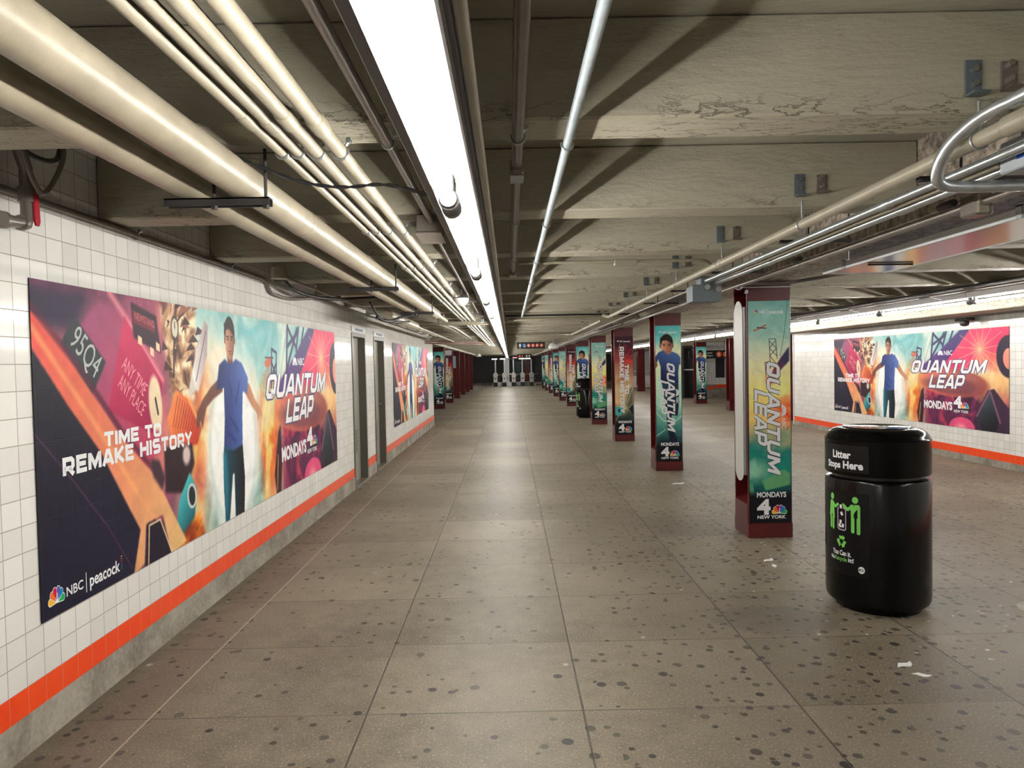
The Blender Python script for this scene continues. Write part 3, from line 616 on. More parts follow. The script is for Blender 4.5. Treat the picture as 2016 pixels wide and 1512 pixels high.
# runs near the right wall
for k, (x, z, r, mm_) in enumerate(((4.95, 2.34, 0.02, DARKST), (5.06, 2.325, 0.016, DULL), (4.86, 2.33, 0.012, BLACK))):
    run('conduit', ['dark', 'brownish', 'thin black'][k]+' conduit running just left of the right-hand strip lights', [(x, -2.6, z), (x, 36.0, z)], r, mm_, 'conduit')
for k in range(9):
    y = 6.4+2.0*k
    m = MB(); m.tube([(5.0, y, 2.36), (5.0, y, 2.30), (5.18, y+0.05, 2.27)], 0.008, 6); m.tube([(5.0, y, 2.30), (4.88, y, 2.29)], 0.008, 6); m.tube([(5.0, y, 2.36), (5.3, y, 2.40)], 0.012, 6)
    tag(m.build('pipe_hanger', DARKST, None, True), f'{ORD[k]} dark forked hanger on the conduits beside the right-hand strip lights', 'pipe hanger')
m = MB(); m.tube([(6.85, -2.6, 2.24), (6.85, 15.5, 2.24)], 0.022, 10); tag(m.build('conduit', DULL, None, True), 'dull pipe tucked under the ceiling along the right tiled wall', 'pipe')
sp_ = empty('ceiling_camera', (6.78, 10.5, 2.05)); tag(sp_, 'small dark device bracketed above the right-hand poster', 'camera')
m = MB(); m.bbox(6.72, 6.84, 10.35, 10.65, 2.115, 2.16, 0.008); m.build('mount', DARKST, sp_)
m = MB(); m.lathe((6.78, 10.5), [(0.02, 2.035), (0.055, 2.05), (0.065, 2.08), (0.06, 2.115)], 20); m.build('dome', BLACK, sp_, True)
for k, (x, y, lb) in enumerate(((-0.462, 7.0, 'white dome lamp beside the conduits on the left of the strip lights'), (1.40, 22.37, 'white dome lamp hanging beside the right-hand columns, near the route sign'), (-1.75, 39.7, 'far white dome lamp near the fence by the turnstiles'))):
    d = empty('dome_lamp', (x, y, 2.2)); tag(d, lb, 'lamp')
    z = 2.24 if k == 0 else 2.16
    m = MB(); m.lathe((x, y), [(0.005, z-0.055), (0.04, z-0.045), (0.065, z-0.015), (0.075, z+0.02), (0.05, z+0.035)] if k == 0 else [(0.03, z-0.1), (0.14, z-0.09), (0.16, z-0.02), (0.12, z+0.06), (0.06, z+0.1)], 24); m.build('globe', WHITE, d, True)
    m = MB(); m.tube([(x, y, z+0.03), (x, y, 2.37 if k else 2.34)], 0.015, 8); m.build('stem', DULL, d, True)
# ================================================================== PRINTED ARTWORK (plain generic collage, drawn as ink values on a fine mesh)
class Art:
    def __init__(s, w, h, aspect):
        s.w, s.h, s.a = w, h, aspect
        u = np.linspace(0, 1, w); v = np.linspace(0, 1, h); s.U, s.V = np.meshgrid(u, v); s.img = np.zeros((h, w, 3))
    def noise(s, scale, seed, octs=4, warp=0.0, stretch=(1, 1)):
        rs = np.random.RandomState(seed); out = np.zeros((s.h, s.w)); amp = 1.0; tot = 0
        X = s.U*s.a*scale*stretch[0]; Y = s.V*scale*stretch[1]
        if warp:
            w_ = s.noise(scale*0.5, seed+91, 2); X = X+warp*(w_-0.5)*scale; Y = Y+warp*(s.noise(scale*0.5, seed+17, 2)-0.5)*scale
        for o in range(octs):
            g = rs.rand(64, 64); x = X*2**o+7.3*o; y = Y*2**o+3.1*o
            xi = np.floor(x).astype(int); yi = np.floor(y).astype(int); fx = x-xi; fy = y-yi; fx = fx*fx*(3-2*fx); fy = fy*fy*(3-2*fy)
            a = g[yi % 64, xi % 64]; b = g[yi % 64, (xi+1) % 64]; c = g[(yi+1) % 64, xi % 64]; d = g[(yi+1) % 64, (xi+1) % 64]
            out += amp*((a*(1-fx)+b*fx)*(1-fy)+(c*(1-fx)+d*fx)*fy); tot += amp; amp *= 0.55
        return out/tot
    def blur(s, m, k):
        k = int(k)
        if k < 1: return m
        for ax in (0, 1):
            for _ in range(2):
                p = np.pad(m, [(k, k+1) if i == ax else (0, 0) for i in (0, 1)], mode='edge'); c = np.cumsum(p, axis=ax)
                n = m.shape[ax]
                m = (np.take(c, range(2*k+1, 2*k+1+n), ax)-np.take(c, range(0, n), ax))/(2*k+1)
        return m
    def lay(s, mask, col):
        col = np.array(col, float)/255.0 if not isinstance(col, np.ndarray) else col
        s.img[:] = s.img*(1-mask[..., None])+col*mask[..., None]
    def pmask(s, pts, soft=0):
        m = np.zeros((s.h, s.w), bool); n = len(pts)
        for i in range(n):
            (x1, y1), (x2, y2) = pts[i], pts[(i+1) % n]
            if y1 == y2: continue
            c = ((s.V >= min(y1, y2)) & (s.V < max(y1, y2))); m ^= c & (s.U < (s.V-y1)*(x2-x1)/(y2-y1)+x1)
        return s.blur(m.astype(float), soft)
    def poly(s, pts, col, soft=1, op=1.0): s.lay(s.pmask(pts, soft)*op, col)
    def emask(s, cx, cy, rx, ry, rot=0.0, soft=0.1):
        x = (s.U-cx)*s.a; y = s.V-cy; c, q = math.cos(rot), math.sin(rot); d = np.hypot((x*c+y*q)/rx, (-x*q+y*c)/ry)
        return np.clip((1+soft-d)/max(2*soft, 1e-4), 0, 1)
    def ell(s, cx, cy, rx, ry, col, rot=0.0, soft=0.05, op=1.0): s.lay(s.emask(cx, cy, rx, ry, rot, soft)*op, col)
    def line(s, pts, wd, col, op=1.0, soft=0.35):
        m = np.zeros((s.h, s.w))
        for (a, b) in zip(pts[:-1], pts[1:]):
            ax, ay, bx_, by = a[0]*s.a, a[1], b[0]*s.a, b[1]; dx, dy = bx_-ax, by-ay; L = dx*dx+dy*dy+1e-9
            t = np.clip(((s.U*s.a-ax)*dx+(s.V-ay)*dy)/L, 0, 1); d = np.hypot(s.U*s.a-ax-t*dx, s.V-ay-t*dy)
            m = np.maximum(m, np.clip((wd*(1+soft)-d)/(wd*2*soft), 0, 1))
        s.lay(m*op, col)
    def grad(s, p0, c0, p1, c1):
        dx, dy = (p1[0]-p0[0])*s.a, p1[1]-p0[1]; t = np.clip(((s.U-p0[0])*s.a*dx+(s.V-p0[1])*dy)/(dx*dx+dy*dy), 0, 1)[..., None]
        return (np.array(c0)*(1-t)+np.array(c1)*t)/255.0
def ramp(t, stops):
    t = np.clip(t, 0, 1)[..., None]; out = np.zeros(t.shape[:-1]+(3,)); out += np.array(stops[0][1])
    for (a, ca), (b, cb) in zip(stops[:-1], stops[1:]):
        k = np.clip((t-a)/(b-a), 0, 1); out = np.where(t >= a, np.array(ca)*(1-k)+np.array(cb)*k, out)
    return out/255.0
def head(A, cx, cy, h, skin=(214, 158, 124), shade=(120, 72, 56), hair=(34, 26, 26)):
    """a plain front-facing head; h = height of the whole head in artwork units"""
    w = h*0.29/A.a; r = h*0.29
    A.poly([(cx-w*0.5, cy-h*0.62), (cx-w*0.52, cy-h*0.25), (cx+w*0.52, cy-h*0.25), (cx+w*0.62, cy-h*0.62)], shade, 1)
    A.ell(cx, cy+h*0.14, r*1.06, h*0.40, hair, 0, 0.06)
    for sx in (-1, 1): A.ell(cx+sx*w*0.98, cy-h*0.03, r*0.16, h*0.09, shade, 0, 0.2)
    m = A.emask(cx, cy-h*0.08, r*0.9, h*0.42, 0, 0.06); A.lay(m, A.grad((cx-w, cy), skin, (cx+w*1.1, cy), shade))
    A.poly([(cx-w*0.95, cy+h*0.10), (cx-w*0.7, cy+h*0.25), (cx+w*0.1, cy+h*0.27), (cx+w*0.85, cy+h*0.12), (cx+w*0.98, cy+h*0.36), (cx, cy+h*0.52), (cx-w*0.98, cy+h*0.38)], hair, 1)
    for sx in (-1, 1):
        A.line([(cx+sx*w*0.2, cy+h*0.055), (cx+sx*w*0.66, cy+h*0.06)], h*0.018, hair, 0.9); A.ell(cx+sx*w*0.42, cy-h*0.005, r*0.17, h*0.026, (40, 28, 26), 0, 0.3)
    A.line([(cx+w*0.05, cy), (cx+w*0.14, cy-h*0.16), (cx-w*0.06, cy-h*0.18)], h*0.012, shade, 0.7)
    A.line([(cx-w*0.3, cy-h*0.29), (cx+w*0.3, cy-h*0.29)], h*0.018, (136, 66, 58), 0.9); A.ell(cx, cy-h*0.35, r*0.25, h*0.02, shade, 0, 0.5, 0.6)
def wall_art(w=1150, h=330):
    A = Art(w, h, 5.275/1.5); U, V = A.U, A.V; n = A.noise(4, 1, 5, 0.6); n2 = A.noise(7, 2, 4, 0.35); n3 = A.noise(16, 3, 3, 0.1)
    sky = ramp(n*0.9+0.35*(V-0.5), [(0, (236, 206, 150)), (0.35, (238, 226, 196)), (0.6, (206, 220, 206)), (0.85, (120, 186, 186)), (1, (96, 170, 176))])
    A.lay(np.ones_like(U), sky)
    A.lay(np.clip(1-np.hypot((U-0.47)/0.12, (V-0.9)/0.22), 0, 1)*0.8*n, (104, 180, 186))
    A.lay(np.clip((0.30-U)/0.08, 0, 1)*0.9, ramp(n, [(0.2, (70, 34, 62)), (0.5, (148, 62, 92)), (0.8, (226, 120, 110))]))
    # flames and teal below
    fl = ramp(n2, [(0.25, (206, 52, 24)), (0.45, (240, 120, 40)), (0.6, (250, 196, 90)), (0.8, (252, 238, 190))])
    A.lay(np.clip(1-np.hypot((U-0.315)/0.055, (V-0.40)/0.42), 0, 1)**0.6, fl); A.lay(np.clip(1-np.hypot((U-0.565)/0.075, (V-0.32)/0.42), 0, 1)**0.5, fl)
    te = ramp(n2, [(0.2, (28, 92, 104)), (0.5, (110, 190, 184)), (0.8, (232, 240, 222))])
    A.lay(np.clip(1-np.hypot((U-0.36)/0.05, (V-0.1)/0.28), 0, 1)**0.5*0.9, te); A.lay(np.clip(1-np.hypot((U-0.485)/0.05, (V-0.1)/0.26), 0, 1)**0.5*0.9, te)
    # rubble field, white rocket-like dart, red machine blocks
    A.poly([(0.215, 1), (0.305, 1), (0.30, 0.6), (0.235, 0.62)], ramp(n3, [(0.3, (96, 62, 52)), (0.5, (196, 150, 110)), (0.7, (244, 226, 190))]), 4)
    for i in range(46):
        rs = np.random.RandomState(i); u0, v0 = 0.215+rs.rand()*0.09, 0.62+rs.rand()*0.37; d = rs.rand(4)*0.03
        A.poly([(u0, v0), (u0+d[0], v0+d[1]*2), (u0+d[2]*0.6, v0+0.04)], [(70, 44, 46), (226, 196, 150), (150, 100, 80)][i % 3], 0)
    A.ell(0.248, 0.90, 0.034, 0.05, (58, 44, 48), 0, 0.1); A.ell(0.248, 0.90, 0.026, 0.04, (226, 216, 190), 0, 0.1); A.line([(0.248, 0.9), (0.248, 0.925)], 0.003, (40, 30, 30)); A.line([(0.246, 0.86), (0.242, 0.70)], 0.006, (60, 46, 50))
    A.poly([(0.283, 0.66), (0.306, 0.83), (0.331, 0.955), (0.340, 0.93), (0.335, 0.80), (0.308, 0.64)], A.grad((0.29, 0.8), (250, 246, 236), (0.335, 0.8), (168, 150, 150)), 1)
    A.line([(0.30, 0.68), (0.332, 0.90)], 0.004, (120, 96, 110)); A.poly([(0.276, 0.62), (0.292, 0.72), (0.30, 0.64)], (224, 214, 200), 1)
    A.poly([(0.247, 0.655), (0.287, 0.60), (0.314, 0.48), (0.300, 0.41), (0.236, 0.42), (0.225, 0.54)], A.grad((0.23, 0.6), (246, 150, 84), (0.31, 0.42), (190, 44, 34)), 1)
    for k in range(9): A.line([(0.236+0.006*k, 0.50-0.004*k), (0.250+0.006*k, 0.62-0.01*k)], 0.003, (150, 48, 36), 0.7)
    A.poly([(0.268, 0.645), (0.287, 0.60), (0.312, 0.49), (0.298, 0.52)], (244, 168, 100), 1); A.poly([(0.215, 0.43), (0.285, 0.42), (0.29, 0.33), (0.262, 0.22), (0.215, 0.25)], (44, 26, 34), 2)
    A.ell(0.268, 0.37, 0.035, 0.04, (216, 196, 190), 0, 0.3); A.poly([(0.276, 0.30), (0.294, 0.22), (0.285, 0.08), (0.262, 0.03), (0.240, 0.11), (0.248, 0.20)], A.grad((0.245, 0.2), (72, 190, 190), (0.28, 0.05), (14, 74, 92)), 1)
    A.ell(0.279, 0.19, 0.045, 0.055, (204, 214, 206), 0.2, 0.06); A.ell(0.279, 0.19, 0.03, 0.042, (30, 34, 40), 0.2, 0.06)
    A.poly([(0.24, 0.03), (0.30, 0.12), (0.315, 0.0), (0.24, 0.0)], ramp(n3, [(0.3, (150, 50, 20)), (0.7, (246, 150, 50))]), 4)
    # left: dark corner, tilted plates, glowing diagonal band
    A.poly([(0, 1), (0.088, 1), (0.062, 0.86), (0.0, 0.86)], (44, 36, 60), 8)
    A.poly([(0.04, 0.80), (0.10, 0.97), (0.16, 0.94), (0.215, 0.70), (0.205, 0.42), (0.16, 0.36)], A.grad((0.06, 0.9), (150, 76, 112), (0.2, 0.5), (196, 66, 96)), 3)
    A.line([(0.115, 1.0), (0.15, 0.90), (0.215, 0.69)], 0.012, (236, 140, 150), 0.8, 0.9)
    A.poly([(0.142, 0.93), (0.217, 0.685), (0.204, 0.48), (0.108, 0.60)], A.grad((0.14, 0.93), (206, 54, 96), (0.19, 0.5), (158, 30, 74)), 1)
    A.ell(0.198, 0.60, 0.05, 0.11, (236, 214, 176), 0.1, 0.12); A.line([(0.198, 0.62), (0.203, 0.56)], 0.006, (50, 30, 40))
    A.poly([(0.155, 0.985), (0.207, 0.945), (0.216, 0.80), (0.159, 0.855)], (52, 26, 44), 1); A.poly([(0.158, 0.955), (0.203, 0.925), (0.204, 0.88), (0.160, 0.91)], (120, 44, 60), 1)
    for (u, v) in ((0.166, 0.86), (0.19, 0.82), (0.203, 0.84)): A.poly([(u, v), (u+0.008, v-0.01), (u+0.008, v-0.04), (u, v-0.03)], (240, 206, 170), 0)
    A.poly([(0.060, 0.91), (0.107, 0.766), (0.082, 0.652), (0.036, 0.811)], (46, 52, 58), 1)
    dark = A.grad((0.02, 0.7), (26, 24, 36), (0.14, 0.1), (22, 20, 44))
    A.poly([(-0.01, 0.845), (0.044, 0.645), (0.095, 0.465), (0.141, 0.245), (0.160, 0.15), (0.145, -0.01), (-0.01, -0.01)], dark, 1)
    A.line([(0.0, 0.55), (0.045, 0.40), (0.10, 0.20), (0.14, 0.02)], 0.003, (110, 60, 90), 0.6)
    band = A.grad((0.0, 0.9), (226, 84, 74), (0.26, 0.05), (240, 196, 130))
    A.poly([(-0.005, 0.925), (0.030, 0.86), (0.068, 0.715), (0.131, 0.50), (0.194, 0.33), (0.263, 0.02), (0.225, -0.01), (0.208, 0.17), (0.172, 0.16), (0.166, 0.02), (0.143, -0.01), (0.160, 0.15), (0.141, 0.238), (0.095, 0.459), (0.044, 0.639), (-0.005, 0.835)], band, 1)
    A.line([(0.0, 0.86), (0.05, 0.68), (0.11, 0.46), (0.16, 0.26), (0.19, 0.16)], 0.010, (250, 170, 110), 0.7, 0.9)
    A.line([(0.0, 0.925), (0.068, 0.725), (0.131, 0.51), (0.195, 0.335)], 0.012, (84, 30, 52), 0.8, 0.6)
    A.poly([(0.172, 0.16), (0.19, 0.165), (0.208, 0.14), (0.226, -0.01), (0.166, -0.01)], (30, 22, 40), 1); A.line([(0.172, 0.0), (0.176, 0.145), (0.20, 0.15), (0.224, 0.0)], 0.004, (246, 214, 170), 0.9)
    A.poly([(0.185, 0.40), (0.204, 0.385), (0.216, 0.31), (0.208, 0.265), (0.19, 0.33)], (60, 40, 52), 2)
    # glowing oval, ring and the walking man
    A.ell(0.417, 0.36, 0.34, 0.45, (250, 246, 232), 0, 0.25, 0.92); A.ell(0.417, 0.33, 0.30, 0.36, (255, 255, 250), 0, 0.2, 0.9)
    ring = A.emask(0.417, 0.36, 0.30, 0.42, 0, 0.04)*(1-A.emask(0.417, 0.36, 0.275, 0.39, 0, 0.05)); A.lay(ring*0.4, (190, 214, 214))
    skin = A.grad((0.31, 0.6), (120, 72, 62), (0.52, 0.55), (214, 154, 118))
    A.poly([(0.376, 0.70), (0.345, 0.655), (0.318, 0.60), (0.302, 0.55), (0.298, 0.50), (0.304, 0.47), (0.311, 0.51), (0.316, 0.47), (0.322, 0.52), (0.330, 0.565), (0.352, 0.60), (0.382, 0.63)], (116, 74, 64), 1)
    A.poly([(0.462, 0.68), (0.480, 0.655), (0.502, 0.57), (0.523, 0.525), (0.531, 0.49), (0.526, 0.46), (0.519, 0.485), (0.513, 0.45), (0.506, 0.50), (0.488, 0.535), (0.462, 0.61)], skin, 1)
    head(A, 0.409, 0.875, 0.205)
    A.poly([(0.372, 0.755), (0.392, 0.785), (0.402, 0.765), (0.416, 0.762), (0.430, 0.785), (0.452, 0.765), (0.475, 0.685), (0.470, 0.605), (0.453, 0.62), (0.449, 0.50), (0.447, 0.345), (0.414, 0.33), (0.381, 0.36), (0.386, 0.50), (0.386, 0.645), (0.362, 0.64)], A.grad((0.37, 0.6), (38, 50, 104), (0.47, 0.6), (86, 116, 186)), 1)
    for (p, q) in (((0.40, 0.68), (0.412, 0.60)), ((0.44, 0.66), (0.425, 0.56)), ((0.40, 0.50), (0.43, 0.42)), ((0.395, 0.42), (0.42, 0.37))): A.line([p, q], 0.008, (30, 44, 96), 0.5, 0.9)
    A.poly([(0.380, 0.365), (0.414, 0.335), (0.447, 0.350), (0.452, 0.18), (0.446, -0.01), (0.414, -0.01), (0.414, 0.22), (0.408, 0.22), (0.392, -0.01), (0.379, -0.01), (0.376, 0.2)], A.grad((0.375, 0.2), (22, 84, 104), (0.44, 0.2), (12, 16, 26)), 1)
    A.poly([(0.376, 0.34), (0.388, 0.33), (0.392, 0.14), (0.383, 0.02)], (40, 130, 150), 3, 0.7)
    # small plane, towers, dark deck, pink sweep, rays
    A.poly([(0.548, 0.775), (0.575, 0.80), (0.585, 0.775), (0.568, 0.74), (0.55, 0.745)], (206, 110, 84), 1); A.line([(0.55, 0.79), (0.588, 0.79)], 0.006, (130, 60, 60), 0.8)
    pk = ramp(n*0.6+0.4*V, [(0.2, (120, 36, 84)), (0.5, (214, 46, 96)), (0.75, (238, 78, 112)), (1, (250, 140, 130))])
    A.poly([(0.62, 0.52), (0.70, 0.70), (0.83, 1.01), (1.01, 1.01), (1.01, 0.55), (0.86, 0.62)], pk, 6)
    lo = ramp(n2, [(0.25, (44, 22, 44)), (0.5, (112, 36, 78)), (0.7, (196, 60, 84))])
    A.lay(np.clip((U-0.60)/0.04, 0, 1)*np.clip((0.50-V)/0.14, 0, 1), lo)
    A.lay(np.clip(1-np.hypot((U-0.96)/0.14, (V-0.50)/0.28), 0, 1)**0.5*0.95, ramp(n2, [(0.2, (246, 150, 70)), (0.6, (250, 200, 130)), (0.9, (252, 230, 190))]))
    A.poly([(0.585, 0.60), (0.70, 0.80), (0.80, 1.01), (0.845, 1.01), (0.74, 0.70), (0.65, 0.52)], A.grad((0.60, 0.6), (96, 62, 128), (0.8, 1.0), (72, 60, 112)), 2)
    for (a, b) in (((0.655, 0.68), (0.667, 1.0)), ((0.715, 0.84), (0.733, 1.0)), ((0.658, 0.72), (0.722, 0.98)), ((0.668, 0.98), (0.715, 0.86)), ((0.662, 0.86), (0.728, 0.96)), ((0.75, 0.90), (0.765, 1.0))): A.line([a, b], 0.014, (62, 58, 96), 0.95)
    for (a, b) in (((0.575, 0.62), (0.582, 0.84)), ((0.600, 0.64), (0.604, 0.82)), ((0.582, 0.84), (0.604, 0.82)), ((0.577, 0.68), (0.603, 0.76)), ((0.603, 0.68), (0.58, 0.76))): A.line([a, b], 0.009, (60, 56, 92), 0.95)
    A.line([(0.62, 0.66), (0.665, 1.0)], 0.003, (110, 110, 130), 0.8)
    for ang in range(0, 360, 24):
        t = math.radians(ang+7); A.line([(0.885, 0.80), (0.885+0.10*math.cos(t), 0.80+0.30*math.sin(t))], 0.004, (255, 196, 150), 0.55)
    A.lay(np.clip(1-np.hypot((U-0.885)/0.05, (V-0.78)/0.2), 0, 1)*0.6, (255, 214, 150))
    A.ell(0.755, 0.46, 0.58, 0.15, A.grad((0.62, 0.5), (238, 128, 92), (0.88, 0.42), (150, 70, 70)), -0.05, 0.06, 0.85); A.ell(0.745, 0.43, 0.46, 0.09, (96, 56, 70), -0.05, 0.2, 0.6)
    A.ell(1.0, 0.72, 0.17, 0.20, (42, 32, 50), 0.2, 0.05); A.ell(1.0, 0.70, 0.08, 0.10, (240, 150, 130), 0.2, 0.06)
    A.poly([(0.582, 0.12), (0.605, 0.36), (0.618, 0.40), (0.622, 0.20), (0.612, 0.0), (0.59, 0.0)], (52, 24, 40), 2); A.line([(0.592, 0.02), (0.60, 0.22)], 0.006, (246, 190, 90), 0.8)
    A.poly([(0.875, 0.06), (0.867, 0.14), (0.918, 0.40), (0.944, 0.42), (0.985, 0.29), (1.01, 0.22), (1.01, -0.01), (0.88, -0.01)], (56, 34, 56), 1)
    A.poly([(0.878, 0.14), (0.926, 0.385), (0.962, 0.10), (0.950, -0.01), (0.895, -0.01)], A.grad((0.9, 0.3), (60, 72, 76), (0.94, 0.05), (16, 16, 26)), 1)
    A.line([(0.872, 0.14), (0.926, 0.395), (0.966, 0.10)], 0.012, (124, 92, 112), 0.9); A.ell(0.805, -0.01, 0.21, 0.12, (232, 84, 128), 0, 0.05); A.ell(0.80, -0.03, 0.10, 0.07, (250, 150, 160), 0, 0.3)
    A.img *= (0.92+0.14*n3)[..., None]; return A
def col_art(kind, w=110, h=520):
    A = Art(w, h, 0.375/1.985); U, V = A.U, A.V; n = A.noise(9, 11+kind, 4, 0.5); n2 = A.noise(22, 5+kind, 3, 0.4)
    if kind == 0:          # broken bridge in a yellow sky
        A.lay(np.ones_like(U), ramp(1-V+0.16*(n-0.5), [(0, (110, 160, 152)), (0.12, (132, 172, 160)), (0.24, (206, 206, 172)), (0.38, (226, 206, 126)), (0.50, (232, 190, 104)), (0.60, (150, 150, 112)), (0.70, (26, 108, 98)), (0.80, (20, 116, 100)), (0.88, (16, 66, 64)), (1, (8, 12, 20))]))
        A.lay(np.clip(1-np.hypot((U-0.95)/0.55, (V-0.50)/0.08), 0, 1)**0.6, ramp(n2, [(0.3, (204, 56, 36)), (0.7, (240, 120, 60))]))
        A.lay(np.clip(1-np.hypot((U-0.15)/0.5, (V-0.235)/0.07), 0, 1)*0.8, (170, 188, 152))
        for (a, b) in (((0.53, 0.70), (0.50, 0.83)), ((0.69, 0.74), (0.655, 0.83)), ((0.50, 0.83), (0.655, 0.83)), ((0.51, 0.82), (0.66, 0.79)), ((0.65, 0.82), (0.51, 0.79)), ((0.52, 0.785), (0.67, 0.755)), ((0.66, 0.785), (0.52, 0.755)), ((0.53, 0.75), (0.66, 0.72)), ((0.42, 0.66), (0.40, 0.725)), ((0.48, 0.67), (0.48, 0.725)), ((0.40, 0.725), (0.48, 0.725)), ((0.41, 0.70), (0.48, 0.71)), ((0.70, 0.69), (0.75, 0.62)), ((0.58, 0.64), (0.76, 0.635)), ((0.60, 0.66), (0.72, 0.625))): A.line([a, b], 0.0016, (66, 52, 60), 0.95)
        A.poly([(1.0, 0.80), (0.78, 0.745), (0.62, 0.70), (0.50, 0.655), (0.55, 0.63), (0.70, 0.675), (1.0, 0.735)], A.grad((0.5, 0.65), (150, 50, 60), (0.8, 0.74), (52, 46, 74)), 1)
        A.lay(np.clip(1-np.hypot((U-0.52)/0.16, (V-0.645)/0.03), 0, 1), (224, 84, 56)); A.line([(0.95, 1.0), (0.86, 0.85), (0.76, 0.75)], 0.0012, (70, 96, 96))
        A.line([(0.14, 0.868), (0.30, 0.88), (0.42, 0.893)], 0.004, (150, 100, 84)); A.line([(0.22, 0.882), (0.42, 0.878)], 0.003, (84, 64, 66))
        A.poly([(0.32, 0.195), (0.85, 0.245), (1.0, 0.225), (1.0, 0.175), (0.40, 0.15)], (86, 140, 96), 1); A.poly([(0.0, 0.28), (0.16, 0.30), (0.24, 0.22), (0.0, 0.205)], (120, 176, 150), 2, 0.7); A.poly([(0, 0.19), (0.1, 0.185), (0.14, 0.12), (0, 0.11)], (70, 128, 96), 1)
    elif kind == 1:        # man in a navy shirt
        A.lay(np.ones_like(U), ramp(1-V+0.18*(n-0.5), [(0, (72, 156, 158)), (0.10, (108, 180, 172)), (0.20, (206, 210, 172)), (0.34, (196, 212, 176)), (0.55, (120, 180, 162)), (0.70, (60, 120, 112)), (0.80, (40, 84, 80)), (0.87, (20, 40, 44)), (1, (10, 10, 16))]))
        A.lay(np.clip(1-np.hypot((U-0.5)/0.75, (V-0.45)/0.24), 0, 1)*0.7, (206, 226, 190))
        head(A, 0.44, 0.855, 0.155)
        A.poly([(0.0, 0.775), (0.14, 0.81), (0.33, 0.825), (0.44, 0.80), (0.56, 0.79), (0.66, 0.815), (0.88, 0.795), (1.0, 0.77), (1.0, 0.715), (0.94, 0.72), (0.90, 0.66), (0.90, 0.575), (0.55, 0.58), (0.22, 0.60), (0.22, 0.70), (0.12, 0.76), (0.08, 0.735), (0.0, 0.74)], A.grad((0.3, 0.62), (24, 28, 64), (0.75, 0.80), (66, 96, 142)), 1)
        A.poly([(0.0, 0.74), (0.08, 0.735), (0.10, 0.71), (0.0, 0.69)], (120, 70, 50), 1)
        A.poly([(0.24, 0.60), (0.90, 0.575), (0.92, 0.44), (0.86, 0.34), (0.62, 0.345), (0.60, 0.27), (0.86, 0.15), (0.58, 0.13), (0.46, 0.26), (0.40, 0.40)], A.grad((0.3, 0.5), (24, 48, 66), (0.85, 0.4), (14, 22, 40)), 1)
        A.line([(0.0, 0.36), (0.3, 0.30), (0.75, 0.295), (1.0, 0.335)], 0.004, (170, 200, 176), 0.8); A.line([(0.0, 0.19), (0.35, 0.235)], 0.005, (120, 170, 150), 0.8)
    else:                  # smoke, sand and tilted blocks
        A.lay(np.ones_like(U), ramp(1-V+0.22*(n-0.5), [(0, (44, 22, 34)), (0.12, (66, 30, 40)), (0.24, (140, 58, 52)), (0.36, (150, 104, 78)), (0.52, (186, 160, 124)), (0.66, (196, 160, 110)), (0.76, (110, 110, 84)), (0.86, (36, 52, 48)), (1, (12, 16, 20))]))
        A.lay(np.clip(1-np.hypot((U-0.85)/0.5, (V-0.84)/0.12), 0, 1)**0.7, ramp(n2, [(0.3, (58, 22, 36)), (0.7, (150, 36, 44))])); A.lay(np.clip(1-np.hypot((U-0.8)/0.5, (V-0.745)/0.035), 0, 1), (190, 56, 48))
        A.poly([(0.70, 0.44), (1.0, 0.50), (1.0, 0.24), (0.55, 0.30)], (58, 60, 54), 5, 0.8)
        for k in range(6): A.line([(0.05+0.1*k, 0.15+0.02*k), (0.5+0.12*k, 0.36+0.03*k)], 0.004, [(206, 190, 140), (120, 130, 100)][k % 2], 0.55, 0.9)
        A.ell(0.16, 0.24, 0.052, 0.045, (60, 150, 146), 0.3, 0.06); A.ell(0.22, 0.245, 0.014, 0.018, (20, 24, 28), 0, 0.1)
        A.poly([(0.76, 0.27), (0.92, 0.31), (1.0, 0.29), (1.0, 0.20), (0.92, 0.22)], (24, 30, 34), 1); A.line([(0.76, 0.27), (0.92, 0.31)], 0.002, (150, 160, 150)); A.line([(0.3, 0.93), (0.2, 0.84)], 0.002, (150, 120, 110))
    A.lay(np.clip((0.145-V+0.02*(n-0.5))/0.03, 0, 1), (11, 11, 18)); A.img *= (1.12+0.16*n2)[..., None]; return A
def srgb_lin(a):
    a = np.clip(a, 0, 1); return np.where(a <= 0.04045, a/12.92, ((a+0.055)/1.055)**2.4)
